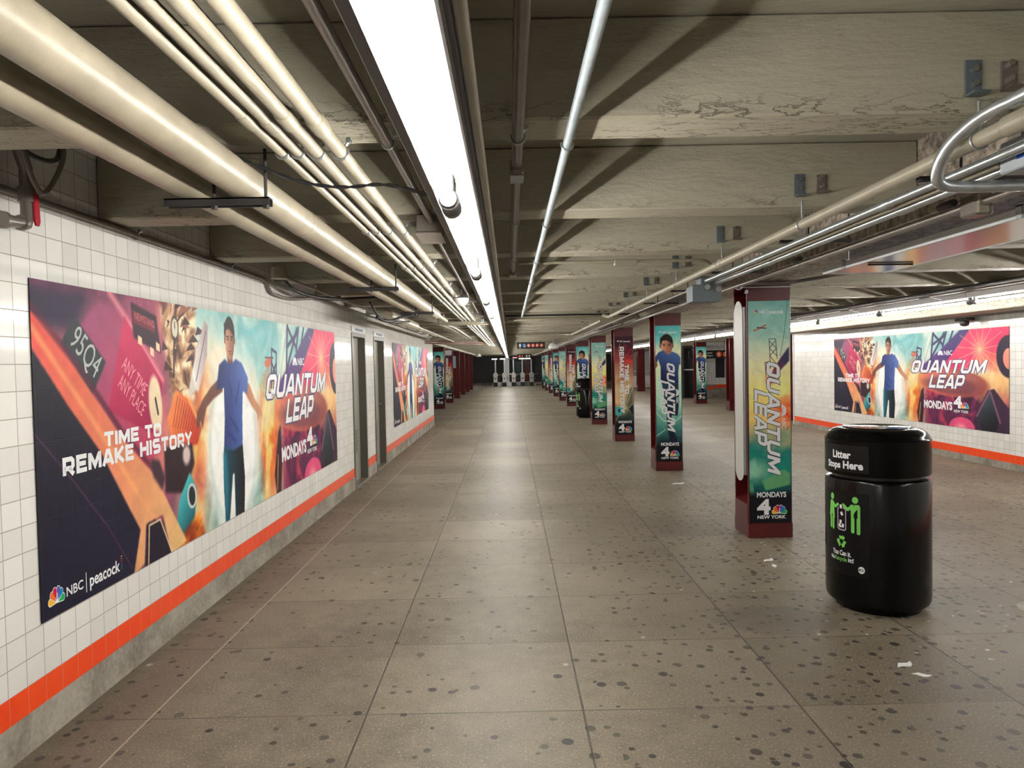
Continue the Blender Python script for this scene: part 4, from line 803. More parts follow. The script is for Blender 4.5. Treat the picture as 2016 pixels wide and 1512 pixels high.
def art_mesh(A, w, h, name, m, depth=0.004):
    ny, nx = A.h, A.w; n = nx*ny
    co = np.zeros((n+8, 3), np.float32); co[:n, 0] = (A.U.ravel()-0.5)*w; co[:n, 2] = (A.V.ravel()-0.5)*h
    for i, (sx, sz) in enumerate(((-1, -1), (1, -1), (1, 1), (-1, 1))): co[n+i] = (sx*w/2, 0, sz*h/2); co[n+4+i] = (sx*w/2, depth, sz*h/2)
    i = np.arange(n).reshape(ny, nx); q = np.stack([i[:-1, :-1], i[:-1, 1:], i[1:, 1:], i[1:, :-1]], -1).reshape(-1, 4)
    side = np.array([[n+a, n+4+a, n+4+(a+1) % 4, n+(a+1) % 4] for a in range(4)]+[[n+7, n+6, n+5, n+4]])
    q = np.concatenate([q, side]).astype(np.int32); me = bpy.data.meshes.new(name)
    me.vertices.add(n+8); me.vertices.foreach_set('co', co.ravel()); me.loops.add(q.size); me.loops.foreach_set('vertex_index', q.ravel())
    me.polygons.add(len(q)); me.polygons.foreach_set('loop_start', np.arange(0, q.size, 4, dtype=np.int32)); me.update(calc_edges=True)
    col = np.ones((n+8, 4), np.float32); col[:n, :3] = srgb_lin(A.img).reshape(-1, 3); col[n:, :3] = 0.02
    at = me.color_attributes.new('ink', 'FLOAT_COLOR', 'POINT'); at.data.foreach_set('color', col.ravel()); me.materials.append(m); return me
# ---- squared display lettering drawn with mitred strokes in a unit-high cell
GL = {
 'Q': (1.0, [[(0.25, 0.1), (0.12, 0.22), (0.12, 0.78), (0.25, 0.9), (0.75, 0.9), (0.88, 0.78), (0.88, 0.22), (0.75, 0.1), (0.25, 0.1)], [(0.55, 0.38), (0.86, 0.02)]]),
 'U': (1.0, [[(0.12, 1), (0.12, 0.24), (0.25, 0.1), (0.75, 0.1), (0.88, 0.24), (0.88, 1)]]),
 'A': (1.05, [[(0.06, 0), (0.44, 0.9), (0.62, 0.9), (0.99, 0)], [(0.25, 0.3), (0.8, 0.3)]]),
 'N': (1.0, [[(0.12, 0), (0.12, 1)], [(0.88, 0), (0.88, 1)], [(0.15, 0.93), (0.85, 0.07)]]),
 'T': (0.95, [[(0, 0.9), (0.95, 0.9)], [(0.475, 0.9), (0.475, 0)]]),
 'M': (1.2, [[(0.12, 0), (0.12, 1)], [(1.08, 0), (1.08, 1)], [(0.16, 0.93), (0.6, 0.22), (1.04, 0.93)]]),
 'L': (0.85, [[(0.12, 1), (0.12, 0.1), (0.85, 0.1)]]),
 'E': (0.9, [[(0.9, 0.9), (0.12, 0.9), (0.12, 0.1), (0.9, 0.1)], [(0.12, 0.5), (0.82, 0.5)]]),
 'P': (0.95, [[(0.12, 0), (0.12, 0.9), (0.72, 0.9), (0.84, 0.78), (0.84, 0.47), (0.72, 0.35), (0.12, 0.35)]]),
 'I': (0.24, [[(0.12, 0), (0.12, 1)]]),
 'O': (1.0, [[(0.25, 0.1), (0.12, 0.22), (0.12, 0.78), (0.25, 0.9), (0.75, 0.9), (0.88, 0.78), (0.88, 0.22), (0.75, 0.1), (0.25, 0.1)]]),
 'R': (0.98, [[(0.12, 0), (0.12, 0.9), (0.72, 0.9), (0.84, 0.78), (0.84, 0.5), (0.72, 0.38), (0.12, 0.38)], [(0.5, 0.38), (0.88, 0)]]),
 'K': (0.98, [[(0.12, 0), (0.12, 1)], [(0.9, 1), (0.3, 0.5), (0.92, 0)]]),
 'H': (1.0, [[(0.12, 0), (0.12, 1)], [(0.88, 0), (0.88, 1)], [(0.12, 0.5), (0.88, 0.5)]]),
 'S': (0.95, [[(0.86, 0.9), (0.22, 0.9), (0.12, 0.8), (0.12, 0.6), (0.22, 0.5), (0.74, 0.5), (0.84, 0.4), (0.84, 0.2), (0.74, 0.1), (0.08, 0.1)]]),
 'Y': (1.0, [[(0.05, 1), (0.5, 0.45), (0.95, 1)], [(0.5, 0.5), (0.5, 0)]]),
 ' ': (0.45, []),
}
def stroke(pts, t):
    P = [np.array(p, float) for p in pts]; closed = len(P) > 2 and np.allclose(P[0], P[-1]); out = []
    L = []; n = len(P)
    for i in range(n):
        d0 = P[i]-P[i-1] if i else (P[0]-P[-2] if closed else P[1]-P[0]); d1 = P[i+1]-P[i] if i < n-1 else (P[1]-P[0] if closed else d0)
        d0 = d0/np.linalg.norm(d0); d1 = d1/np.linalg.norm(d1); n0 = np.array((-d0[1], d0[0])); n1 = np.array((-d1[1], d1[0]))
        mt = n0+n1; mt = mt/np.linalg.norm(mt); k = min(1/max(mt@n0, 0.35), 2.2); L.append((P[i]+mt*k*t/2, P[i]-mt*k*t/2))
    for i in range(n-1): out.append([L[i][0], L[i][1], L[i+1][1], L[i+1][0]])
    return out
def word(s, t=0.2, gap=0.12):
    polys = []; x = 0.0
    for ch in s:
        w_, st = GL[ch]
        for p in st: polys += [[(q[0]+x, q[1]) for q in quad] for quad in stroke(p, t)]
        x += w_+gap
    return polys, x-gap
FONT = {}
def font_polys(s, bold=0.0):                                  # built-in font outlines as flat triangles, cap height about 0.72
    key = (s, bold)
    if key in FONT: return FONT[key]
    cu = bpy.data.curves.new('lettering', 'FONT'); cu.body = s; cu.size = 1.0; cu.offset = bold; cu.resolution_u = 3; cu.fill_mode = 'FRONT'
    ob = bpy.data.objects.new('lettering', cu); COL.objects.link(ob); dg = bpy.context.evaluated_depsgraph_get(); me = bpy.data.meshes.new_from_object(ob.evaluated_get(dg))
    me.calc_loop_triangles(); v = [(p.co.x, p.co.y) for p in me.vertices]; polys = [[v[i] for i in t.vertices] for t in me.loop_triangles]
    bpy.data.objects.remove(ob); bpy.data.curves.remove(cu); bpy.data.meshes.remove(me)
    xs = [p[0] for t in polys for p in t]; ys = [p[1] for t in polys for p in t]
    base = 0.0 if not set(s) & set('gpqyjQ,') or s == 'QUANTUM LEAP' else None
    FONT[key] = (polys, min(xs), max(xs), min(ys), max(ys)); return FONT[key]
class Ink:
    """flat lettering and emblems on a printed sheet: local frame x right, z up, -y toward the reader"""
    def __init__(s): s.m = MB()
    def put(s, polys, col, layer=1, f=lambda p: p):
        for q in polys:
            q = [f(p) for p in q]; s.m.add([(p[0], -0.0006*layer, p[1]) for p in q], [tuple(range(len(q)))], lin(tuple(c/255 for c in col)))
    def fit(s, polys, bb, x0, x1, z0, z1, col, layer=1, shear=0.0, rot=False):
        """squeeze polys with bounds bb into a rectangle; rot: reads downward, letter tops to the right"""
        a0, a1, b0, b1 = bb
        def f(p):
            u = (p[0]-a0)/(a1-a0); v = (p[1]-b0)/(b1-b0); u = u*(1-shear)+v*shear
            return (x0+v*(x1-x0), z1-u*(z1-z0)) if rot else (x0+u*(x1-x0), z0+v*(z1-z0))
        s.put(polys, col, layer, f)
    def text(s, t, x0, x1, z0, z1, col=(240, 240, 240), bold=0.0, layer=1, rot=False, shear=0.0):
        p, a0, a1, b0, b1 = font_polys(t, bold); s.fit(p, (a0, a1, b0, b1), x0, x1, z0, z1, col, layer, shear, rot)
    def squared(s, t, x0, x1, z0, z1, col=(240, 240, 240), th=0.2, shear=0.0, rot=False, layer=2, edge=None, grow=0.07, gap=0.12):
        p, w_ = word(t, th, gap); bb = (0, w_, 0, 1)
        if edge: s.fit(word(t, th+grow*2, gap)[0], bb, x0, x1, z0, z1, edge, layer-1, shear, rot)
        s.fit(p, bb, x0, x1, z0, z1, col, layer, shear, rot)
    def feathers(s, x0, x1, z0, z1, mono=None, layer=1, rot=False):
        cols = [(252, 190, 40), (243, 112, 40), (206, 20, 66), (100, 92, 170), (20, 130, 205), (30, 170, 90)]
        def drop(ang, L, R, r0):
            a = math.radians(ang); d = np.array((math.cos(a), math.sin(a))); nrm = np.array((-d[1], d[0])); c = d*L
            return [tuple(d*r0)]+[tuple(c+R*(math.cos(q)*d+math.sin(q)*nrm)) for q in np.linspace(-1.9, 1.9, 13)]
        for i, ang in enumerate((166, 134, 106, 74, 46, 14)):
            if not mono: s.fit([drop(ang, 0.76, 0.245, 0.0)], (-1, 1, -0.08, 1), x0, x1, z0, z1, (244, 244, 244), layer, 0, rot)
            s.fit([drop(ang, 0.76, 0.20, 0.16)], (-1, 1, -0.08, 1), x0, x1, z0, z1, mono or cols[i], layer+1, 0, rot)
        s.fit([[(-0.07, 0), (0.0, 0.62), (0.10, 0.52), (0.05, 0.42), (0.07, 0)]], (-1, 1, -0.08, 1), x0, x1, z0, z1, mono or (250, 250, 250), layer+2, 0, rot)
    def bar(s, x0, x1, z0, z1, col=(240, 240, 240), layer=1): s.put([[(x0, z0), (x1, z0), (x1, z1), (x0, z1)]], col, layer)
    def build(s, name, parent, y=0.0, m=None):
        me_o = s.m; o = bpy.data.objects.new(name, None); bpy.data.objects.remove(o)
        vs = me_o.v; me = bpy.data.meshes.new(name); me.from_pydata(vs, [], me_o.f); me.update(); me.materials.append(m or PRINT); ink(me, me_o.c)
        o = bpy.data.objects.new(name, me); COL.objects.link(o); o.parent = parent; o.location = (0, y, 0); WORLD[o.name] = WORLD[parent.name].copy(); return o
# ---- the wide wall poster
PW, PH = 5.275, 1.5
def wall_poster():
    me = art_mesh(wall_art(), PW, PH, 'printed_artwork', PRINT_WALL)
    root = bpy.data.objects.new('wall_poster', me); COL.objects.link(root); WORLD[root.name] = Vector((0, 0, 0))
    X = lambda u: (u-0.5)*PW
    Z = lambda v: (v-0.5)*PH
    def R(u0, u1, v0, v1): return X(u0), X(u1), Z(v0), Z(v1)
    k = Ink(); k.squared('QUANTUM', *R(0.545, 0.918, 0.558, 0.692), th=0.23, shear=0.045, edge=(84, 78, 116)); k.squared('LEAP', *R(0.643, 0.824, 0.395, 0.538), th=0.23, shear=0.09, edge=(84, 78, 116)); k.build('title_lettering', root)
    k = Ink(); k.squared('TIME TO', *R(0.098, 0.208, 0.474, 0.522), th=0.28, gap=0.16); k.squared('REMAKE HISTORY', *R(0.034, 0.282, 0.410, 0.464), th=0.28, gap=0.16); k.build('tagline_lettering', root)
    k = Ink(); k.text('MONDAYS', *R(0.618, 0.762, 0.166, 0.256), bold=0.045); k.text('4', *R(0.768, 0.806, 0.196, 0.325), bold=0.05); k.text('NEW YORK', *R(0.769, 0.836, 0.150, 0.180), bold=0.02); k.feathers(*R(0.802, 0.838, 0.196, 0.262)); k.build('schedule_lettering', root)
    k = Ink(); k.feathers(*R(0.690, 0.718, 0.742, 0.802), mono=(245, 245, 245)); k.text('NBC', *R(0.722, 0.762, 0.746, 0.794), bold=0.01); k.build('title_emblem', root)
    k = Ink(); k.feathers(*R(0.008, 0.031, 0.034, 0.090)); k.text('NBC', *R(0.033, 0.057, 0.040, 0.070), bold=0.012); k.bar(*R(0.0612, 0.0622, 0.022, 0.086)); k.text('peacock', *R(0.067, 0.117, 0.020, 0.075), bold=0.02)
    for i, c in enumerate(((252, 190, 40), (243, 112, 40), (206, 20, 66), (120, 92, 180), (20, 130, 205), (30, 170, 90))): k.bar(*R(0.1195, 0.1212, 0.038+0.0085*(5-i), 0.042+0.0085*(5-i)), c)
    k.build('network_emblem', root)
    k = Ink()
    def quadmap(c):    # corners top-left, top-right, bottom-right, bottom-left in (u, v)
        c = [np.array((X(u), Z(v))) for u, v in c]
        return lambda a, b: tuple((c[3]*(1-a)+c[2]*a)*(1-b)+(c[0]*(1-a)+c[1]*a)*b)
    def slanted(t, c, col, bold):
        p, a0, a1, b0, b1 = font_polys(t, bold); f = quadmap(c); k.put(p, col, 1, lambda q: f((q[0]-a0)/(a1-a0), (q[1]-b0)/(b1-b0)))
    slanted('95Q4', [(0.064, 0.880), (0.1005, 0.772), (0.083, 0.690), (0.046, 0.806)], (176, 180, 176), 0.0)
    k.build('plate_lettering', root); k = Ink(); slanted('ANY TIME', [(0.140, 0.785), (0.183, 0.672), (0.172, 0.632), (0.132, 0.742)], (232, 150, 160), 0.0); slanted('ANY PLACE', [(0.132, 0.722), (0.178, 0.598), (0.168, 0.558), (0.124, 0.676)], (232, 150, 160), 0.0)
    k.build('slogan_lettering', root); k = Ink(); slanted('NEWSTAND', [(0.160, 0.946), (0.201, 0.917), (0.202, 0.890), (0.161, 0.918)], (196, 110, 110), 0.0)
    k.build('collage_lettering', root); return root
wp = wall_poster()
for i, (x, y, z, rz, lab) in enumerate(((XL+0.0075, 5.683, 1.262, 90, 'big wide poster with a man in a blue T-shirt, nearest on the left wall'),
        (XL+0.0075, 15.1, 1.275, 90, 'second wide poster on the left tiled wall, beyond the two grey doors'),
        (XR-0.0075, 12.4, 1.245, -90, 'wide colourful poster on the right-hand tiled wall behind the black bin'))):
    o = wp if i == 0 else copy_tree(wp); o.location = (x, y, z); o.rotation_euler = (0, 0, math.radians(rz)); tag(o, lab, 'poster')
# ---- tall column posters
CW, CH = 0.372, 1.983
def column_poster(kind):
    me = art_mesh(col_art(kind), CW, CH, 'printed_artwork', PRINT)
    root = bpy.data.objects.new('column_poster', me); COL.objects.link(root); WORLD[root.name] = Vector((0, 0, 0))
    def R(u0, u1, v0, v1): return (u0-0.5)*CW, (u1-0.5)*CW, (v0-0.5)*CH, (v1-0.5)*CH
    k = Ink()
    if kind < 2:
        e = (70, 70, 74) if kind == 0 else None
        k.squared('QUANTUM', *R(0.44, 0.74, 0.215, 0.73), th=0.25, shear=0.035, rot=True, edge=e, grow=0.05); k.squared('LEAP', *R(0.14, 0.43, 0.345, 0.605), th=0.25, shear=0.07, rot=True, edge=e, grow=0.05)
        k.build('title_lettering', root); k = Ink(); k.feathers(*R(0.775, 0.91, 0.478, 0.535), mono=(238, 238, 238), rot=True); k.text('NBC', *R(0.785, 0.89, 0.425, 0.472), bold=0.01, rot=True); k.build('title_emblem', root)
    else:
        k.squared('REMAKE HISTORY', *R(0.27, 0.50, 0.22, 0.895), th=0.28, gap=0.16, rot=True); k.squared('TIME TO', *R(0.54, 0.76, 0.415, 0.715), th=0.28, gap=0.16, rot=True); k.build('tagline_lettering', root)
    k = Ink(); k.text('MONDAYS', *R(0.17, 0.88, 0.115, 0.140), bold=0.03); k.text('4', *R(0.17, 0.50, 0.036, 0.108), bold=0.05); k.feathers(*R(0.52, 0.90, 0.038, 0.082)); k.text('NEW YORK', *R(0.18, 0.87, 0.018, 0.034), bold=0.03); k.build('schedule_lettering', root)
    k = Ink(); k.feathers(*R(0.13, 0.25, 0.946, 0.963), mono=(220, 220, 220) if kind else None); k.text('NBC', *R(0.28, 0.44, 0.944, 0.958), bold=0.015); k.bar(*R(0.472, 0.48, 0.938, 0.966)); k.text('peacock', *R(0.51, 0.85, 0.937, 0.96), bold=0.02); k.build('network_emblem', root)
    return root
CP = [None, None, None]
def place_poster(kind, x, yf, label, group=None):
    if CP[kind] is None: CP[kind] = o = column_poster(kind)
    else: o = copy_tree(CP[kind])
    o.location = (x, yf-0.0045, 0.137+CH/2); tag(o, label, 'poster', group); return o
# ================================================================== STEEL COLUMNS
def column(x0, yf, top=GZ):
    w, d = 0.39, 0.38; x1, xm = x0+w, x0+w/2; root = empty('steel_column', (xm, yf+d/2, 0))
    m = MB(); m.bbox(x0, x1, yf, yf+0.022, 0.12, top, 0.003); m.build('front_flange', MAROON, root)
    m = MB(); m.bbox(x0, x1, yf+d-0.022, yf+d, 0.12, top, 0.003); m.build('rear_flange', MAROON, root)
    m = MB(); m.box(xm-0.012, xm+0.012, yf+0.022, yf+d-0.022, 0.12, top); m.build('web', MAROON, root)
    m = MB()
    m.prism([(x0-0.004, 0), (x1+0.004, 0), (x1+0.004, 0.30), (xm+0.012, 0.40), (xm-0.012, 0.40), (x0-0.004, 0.30)], 1, yf+0.0225, yf+d-0.0225)
    m.bbox(x0-0.004, x1+0.004, yf-0.004, yf+d+0.004, 0.0, 0.132, 0.004); m.build('base_casing', MAROON, root)
    return root
KN = {0: 'bridge', 1: 'navy-shirted man', 2: 'dark smoky'}
CY = [6.29+4.0*k for k in range(11)]
c0 = column(COLX0, CY[0]); seen = {0: 0, 1: 0, 2: 0}
for k, y in enumerate(CY):
    o = c0 if k == 0 else copy_tree(c0); o.location.y = y+0.19
    kind = k % 3
    if k < 8:
        tag(o, f'{ORD[k]} maroon steel column in the row along the right of the walkway', 'column')
        s = seen[kind]; seen[kind] += 1
        lab = f'tall {KN[kind]} poster on the {ORD[k]} column of the row by the bin'
        place_poster(kind, COLX0+0.195, y, lab)
    else:
        tag(o, 'far maroon column at the end of the right-hand row, close to the turnstiles', 'column', 'farthest columns of the right row')
        place_poster(kind, COLX0+0.195, y, 'tiny far column poster at the end of the right-hand row', 'farthest column posters of the right row')
for k in range(6):
    y = 26.29+4.0*k; o = copy_tree(c0); o.location = (-2.63+0.0, y+0.19, 0)
    tag(o, ['maroon column just beyond the end of the left tiled wall, with a man poster', 'second maroon column past the left wall, with a smoky poster', 'third left maroon column, bare with a small blue plate', 'fourth maroon column past the left wall, bare', 'fifth maroon column past the left wall, bare', 'sixth maroon column past the left wall, nearest the black fence'][k], 'column')
    if k == 0: place_poster(1, -2.63, y, 'tall man poster on the first column past the end of the left wall')
    if k == 1: place_poster(2, -2.63, y, 'tall smoky collage poster on the second column past the left wall')
FRX = 6.95
for k in range(8):
    y = 18.29+4.0*k; o = copy_tree(c0); o.location = (FRX+0.195, y+0.19, 0)
    lab = ['maroon column at the far end of the right tiled wall', 'bare maroon column to the right of the small far man poster', 'maroon column far on the right carrying a small man poster', 'bare column behind the far right man poster'][k] if k < 4 else 'bare far maroon column by the white railings, seen between the posters'
    tag(o, lab, 'column', None if k < 4 else 'bare far right columns')
    if k == 2: place_poster(1, FRX+0.195, y, 'small man poster on a far right column beside the downtown route sign')
# white rounded board in the side of the nearest column
b = empty('side_board', (2.11, 6.45, 0.5)); tag(b, 'blank white rounded board fixed in the left side of the nearest maroon column', 'board')
m = MB(); m.bbox(2.105, 2.28, 6.322, 6.58, 0.56, 2.075, 0.004); m.build('backing_box', mat('grey_backing_box', rgb(150, 148, 148), 0.35, 0.4), b)
zz = [(6.458+0.112*math.cos(math.radians(a)), 2.02+0.115*math.sin(math.radians(a))) for a in range(0, 181, 10)]+[(6.458+0.112*math.cos(math.radians(a)), 0.60+0.105*math.sin(math.radians(a))) for a in range(180, 361, 10)]
m = MB(); m.prism(zz, 0, 2.096, 2.104); m.build('front_plate', PLATE, b)
e = empty('eye_rod', (2.2, 6.26, 2.235)); tag(e, 'thin steel rod with a ring at its end across the top of the nearest column', 'rod')
m = MB(); m.tube([(2.06, 6.272, 2.243), (2.53, 6.272, 2.243)], 0.009, 10); m.build('rod', GALV, e, True)
m = MB(); m.tube([(2.035+0.028*math.cos(t), 6.25, 2.243+0.02*math.sin(t)) for t in [2*math.pi*k/16 for k in range(17)]], 0.007, 8); m.build('ring', WHITE, e, True)
m = MB(); m.bbox(2.10, 2.125, 6.262, 6.289, 2.19, 2.22, 0.003); m.build('lug', WHITE, e)
# ================================================================== LITTER BINS
BC = (2.368, 4.551); BR = 0.309
def bin_(label):
    root = empty('litter_bin', (BC[0], BC[1], 0)); tag(root, label, 'bin')
    m = MB(); m.lathe(BC, [(0.255, 0.0), (0.26, 0.03), (0.27, 0.045), (0.300, 0.05), (BR-0.002, 0.07), (BR, 0.10), (BR, 0.815), (BR-0.006, 0.832), (BR-0.03, 0.838), (0.25, 0.838)], 64); m.build('bin_body', BINM, root, True)
    m = MB(); m.lathe(BC, [(0.25, 0.838), (0.25, 0.87)], 48); m.build('neck_ring', BLACK, root, True)
    prof = [(0.26, 0.86), (BR-0.006, 0.862), (BR, 0.872), (BR, 1.075), (BR+0.002, 1.082), (BR-0.004, 1.088)]
    prof += [(0.215+0.09*math.cos(math.radians(a)), 1.075+0.075*math.sin(math.radians(a))) for a in range(12, 91, 13)]
    prof += [(0.20, 1.149), (0.19, 1.14), (0.18, 1.10), (0.15, 1.085), (0.12, 1.08), (0.115, 1.0)]
    m = MB(); m.lathe(BC, prof, 64); m.build('lid', BINM, root, True)
    m = MB(); m.lathe(BC, [(0.188, 1.152), (0.200, 1.155), (0.203, 1.15), (0.196, 1.143), (0.186, 1.146)], 48); m.build('lid_rim', mat('polished_rim', rgb(60, 60, 62), 0.1, 0.9), root, True)
    P = lambda s, z, off=0.0: (BC[0]+(BR+off)*math.cos(math.pi+s/0.345), BC[1]+(BR+off)*math.sin(math.pi+s/0.345), z)
    def patch(s0, s1, z0, z1, off, name, mm_, par):
        m = MB(); n = 24; v = [P(s0+(s1-s0)*i/n, z, off) for i in range(n+1) for z in (z0, z1)]
        m.add(v, [(2*i, 2*i+2, 2*i+3, 2*i+1) for i in range(n)]); return m.build(name, mm_, par, True)
    def wrap(polys, col, off, m):
        for q in polys: m.add([P(a, z, off) for a, z in q], [tuple(range(len(q)))], lin(tuple(c/255 for c in col)))
    def txt(t, s0, s1, z0, z1, col, m, bold=0.03):
        p, a0, a1, b0, b1 = font_polys(t, bold); wrap([[(s0+(q[0]-a0)/(a1-a0)*(s1-s0), z0+(q[1]-b0)/(b1-b0)*(z1-z0)) for q in tri] for tri in p], col, 0.0022, m)
    W_, G_, K_ = (244, 244, 244), (124, 206, 96), (12, 12, 12)
    d = patch(-0.06, 0.328, 0.885, 1.055, 0.0012, 'lid_decal', DECAL, root)
    m = MB(); txt('Litter', 0.056, 0.21, 0.968, 1.018, W_, m, 0.035); txt('Stops', -0.005, 0.128, 0.892, 0.950, W_, m, 0.035); txt('Here', 0.150, 0.292, 0.905, 0.955, W_, m, 0.035); m.build('lettering', PRINT, d)
    d = patch(-0.06, 0.328, 0.235, 0.760, 0.0012, 'body_decal', DECAL, root)
    circ = lambda cx, cz, rx, rz, n=20: [(cx+rx*math.cos(2*math.pi*i/n), cz+rz*math.sin(2*math.pi*i/n)) for i in range(n)]
    def limb(p, q, w):
        a = np.array(p, float); b_ = np.array(q, float); dd = (b_-a)/np.linalg.norm(b_-a); nn = np.array((-dd[1], dd[0]))*w
        return [tuple(a+nn), tuple(a-nn), tuple(b_-nn), tuple(b_-nn*0.4+dd*w*0.9), tuple(b_+nn*0.4+dd*w*0.9), tuple(b_+nn)]
    m = MB()
    wm = [circ(0.046, 0.717, 0.019, 0.021), [(0.028, 0.692), (0.052, 0.692), (0.064, 0.676), (0.072, 0.580), (0.012, 0.590), (0.022, 0.68)], limb((0.056, 0.675), (0.078, 0.655), 0.009), limb((0.078, 0.655), (0.104, 0.674), 0.009), limb((0.031, 0.59), (0.031, 0.520), 0.010), limb((0.056, 0.588), (0.056, 0.515), 0.010)]
    mn = [circ(0.238, 0.715, 0.021, 0.021), [(0.205, 0.684), (0.262, 0.688), (0.272, 0.678), (0.272, 0.60), (0.209, 0.60)], limb((0.214, 0.672), (0.184, 0.650), 0.010), limb((0.184, 0.650), (0.150, 0.676), 0.010), [(0.209, 0.602), (0.233, 0.602), (0.233, 0.515), (0.228, 0.507), (0.214, 0.507), (0.209, 0.515)], [(0.248, 0.602), (0.272, 0.602), (0.272, 0.510), (0.267, 0.502), (0.253, 0.502), (0.248, 0.510)]]
    wrap(wm, G_, 0.0022, m); m.build('woman_icon', PRINT, d); m = MB(); wrap(mn, G_, 0.0022, m); m.build('man_icon', PRINT, d); m = MB()
    can = stroke([(0.112, 0.655), (0.103, 0.645), (0.103, 0.525), (0.112, 0.515), (0.160, 0.515), (0.169, 0.525), (0.169, 0.645), (0.160, 0.655), (0.147, 0.655)], 0.007)
    wrap(can, (196, 180, 196), 0.0022, m)
    for (a, z, t) in ((0.130, 0.662, 0.2), (0.137, 0.618, 0.5), (0.127, 0.565, -0.1), (0.121, 0.540, 0.5), (0.146, 0.542, -0.3)):
        ca, sa = math.cos(t), math.sin(t); wrap([[(a+ca*x-sa*z_, z+sa*x+ca*z_) for x, z_ in ((-0.009, -0.012), (0.009, -0.012), (0.009, 0.012), (-0.009, 0.012))]], W_, 0.0024, m)
    m.build('bin_icon', PRINT, d); m = MB()
    for k in range(3):
        t = math.radians(90+120*k); c = np.array((0.133, 0.441)); u = np.array((math.cos(t), math.sin(t))); v_ = np.array((-u[1], u[0]))
        arrow = [c+u*0.034+v_*0.022, c+u*0.014+v_*0.016, c+u*0.014-v_*0.010, c+u*0.006-v_*0.014, c+u*0.026-v_*0.030, c+u*0.040-v_*0.012, c+u*0.034-v_*0.010]
        wrap([[tuple(q) for q in arrow]], G_, 0.0022, m)
    m.build('recycling_mark', PRINT, d); m = MB()
    txt('You Can it.', 0.050, 0.208, 0.352, 0.385, W_, m); txt('We', 0.030, 0.066, 0.316, 0.342, W_, m); txt('Recycle', 0.072, 0.176, 0.308, 0.344, G_, m, 0.015); txt('it!', 0.186, 0.226, 0.318, 0.346, W_, m)
    m.build('slogan_lettering', PRINT, d); m = MB()
    wrap([circ(0.278, 0.284, 0.022, 0.022)], W_, 0.0022, m)
    p, a0, a1, b0, b1 = font_polys('MTA', 0.03); wrap([[(0.259+(q[0]-a0)/(a1-a0)*0.034, 0.276+(q[1]-b0)/(b1-b0)*0.016) for q in tri] for tri in p], K_, 0.0028, m)
    m.build('roundel', PRINT, d); return root
b0 = bin_('glossy black litter bin standing in the right foreground')
b1 = copy_tree(b0); b1.location = (2.25, 20.75, 0); tag(b1, 'distant black litter bin standing in front of the fifth right-hand column', 'bin')
# ================================================================== SIGNS
def letters(t, x0, x1, z0, z1, y, m_, name, parent, bold=0.02):
    p, a0, a1, b0_, b1_ = font_polys(t, bold); m = MB()
    for tri in p: m.add([(x0+(q[0]-a0)/(a1-a0)*(x1-x0), y, z0+(q[1]-b0_)/(b1_-b0_)*(z1-z0)) for q in tri], [(0, 1, 2)])
    return m.build(name, m_, parent)
def disc(x, z, r, y, m_, name, parent):
    m = MB(); m.tube([(x, y, z), (x, y+0.003, z)], r, 28); return m.build(name, m_, parent)
s = empty('route_sign', (0.74, 24.0, 2.12)); tag(s, 'black overhead sign with up arrow, wheelchair mark and four orange discs', 'sign')
m = MB(); m.bbox(0.27, 1.22, 24.0, 24.06, 2.12, 2.34, 0.004); m.build('sign_panel', SIGNB, s)
for x in (0.45, 1.05): m = MB(); m.tube([(x, 24.03, 2.34), (x, 24.03, SLAB)], 0.012, 8); m.build('hanging_rod', DULL, s)
m = MB(); m.prism([(0.355, 2.15), (0.385, 2.15), (0.385, 2.22), (0.42, 2.22), (0.37, 2.31), (0.32, 2.22), (0.355, 2.22)], 1, 23.994, 23.998); m.build('arrow', INK_W, s)
m = MB(); m.box(0.455, 0.575, 23.994, 23.998, 2.17, 2.29); bl = m.build('access_panel', INK_B, s)
m = MB(); m.tube([(0.515+0.03*math.cos(t), 23.992, 2.205+0.03*math.sin(t)) for t in np.linspace(-2.6, 1.2, 12)], 0.006, 6); m.tube([(0.505, 23.992, 2.26), (0.51, 23.992, 2.215), (0.54, 23.992, 2.213), (0.55, 23.992, 2.185)], 0.008, 6); m.lathe((0.505, 23.992), [(0.012, 2.265), (0.012, 2.285)], 10); m.build('wheelchair_mark', INK_W, bl)
for i, ch in enumerate('BDFM'):
    x = 0.665+0.145*i; d = disc(x, 2.23, 0.06, 23.994, INK_O, 'route_disc', s); letters(ch, x-0.03, x+0.03, 2.19, 2.27, 23.992, INK_W, 'route_letter', d)
s = empty('route_sign', (8.4, 29.5, 1.685)); tag(s, 'black sign with orange B and D discs, far on the right', 'sign')
m = MB(); m.bbox(7.5, 9.28, 29.5, 29.56, 1.685, 2.025, 0.004); m.build('sign_panel', SIGNB, s)
for x in (7.8, 9.0): m = MB(); m.tube([(x, 29.53, 2.025), (x, 29.53, SLAB)], 0.014, 8); m.build('hanging_rod', DULL, s)
letters('Downtown', 7.72, 8.48, 1.885, 1.965, 29.494, INK_W, 'lettering', s, 0.01); letters('& Brooklyn', 7.72, 8.50, 1.755, 1.845, 29.494, INK_W, 'lettering', s, 0.01)
for x, ch in ((8.76, 'B'), (9.04, 'D')): d = disc(x, 1.855, 0.118, 29.492, INK_O, 'route_disc', s); letters(ch, x-0.05, x+0.05, 1.79, 1.92, 29.489, INK_W, 'route_letter', d)
s = empty('route_sign', (1.0, 48.0, 2.0)); tag(s, 'small far black sign above the turnstiles', 'sign')
m = MB(); m.bbox(0.55, 1.5, 48.0, 48.06, 2.02, 2.28, 0.004); m.build('sign_panel', SIGNB, s)
for x, mm_ in ((0.7, INK_O), (0.88, INK_O), (1.18, INK_W), (1.36, INK_W)): disc(x, 2.15, 0.06, 47.992, mm_, 'route_disc', s)
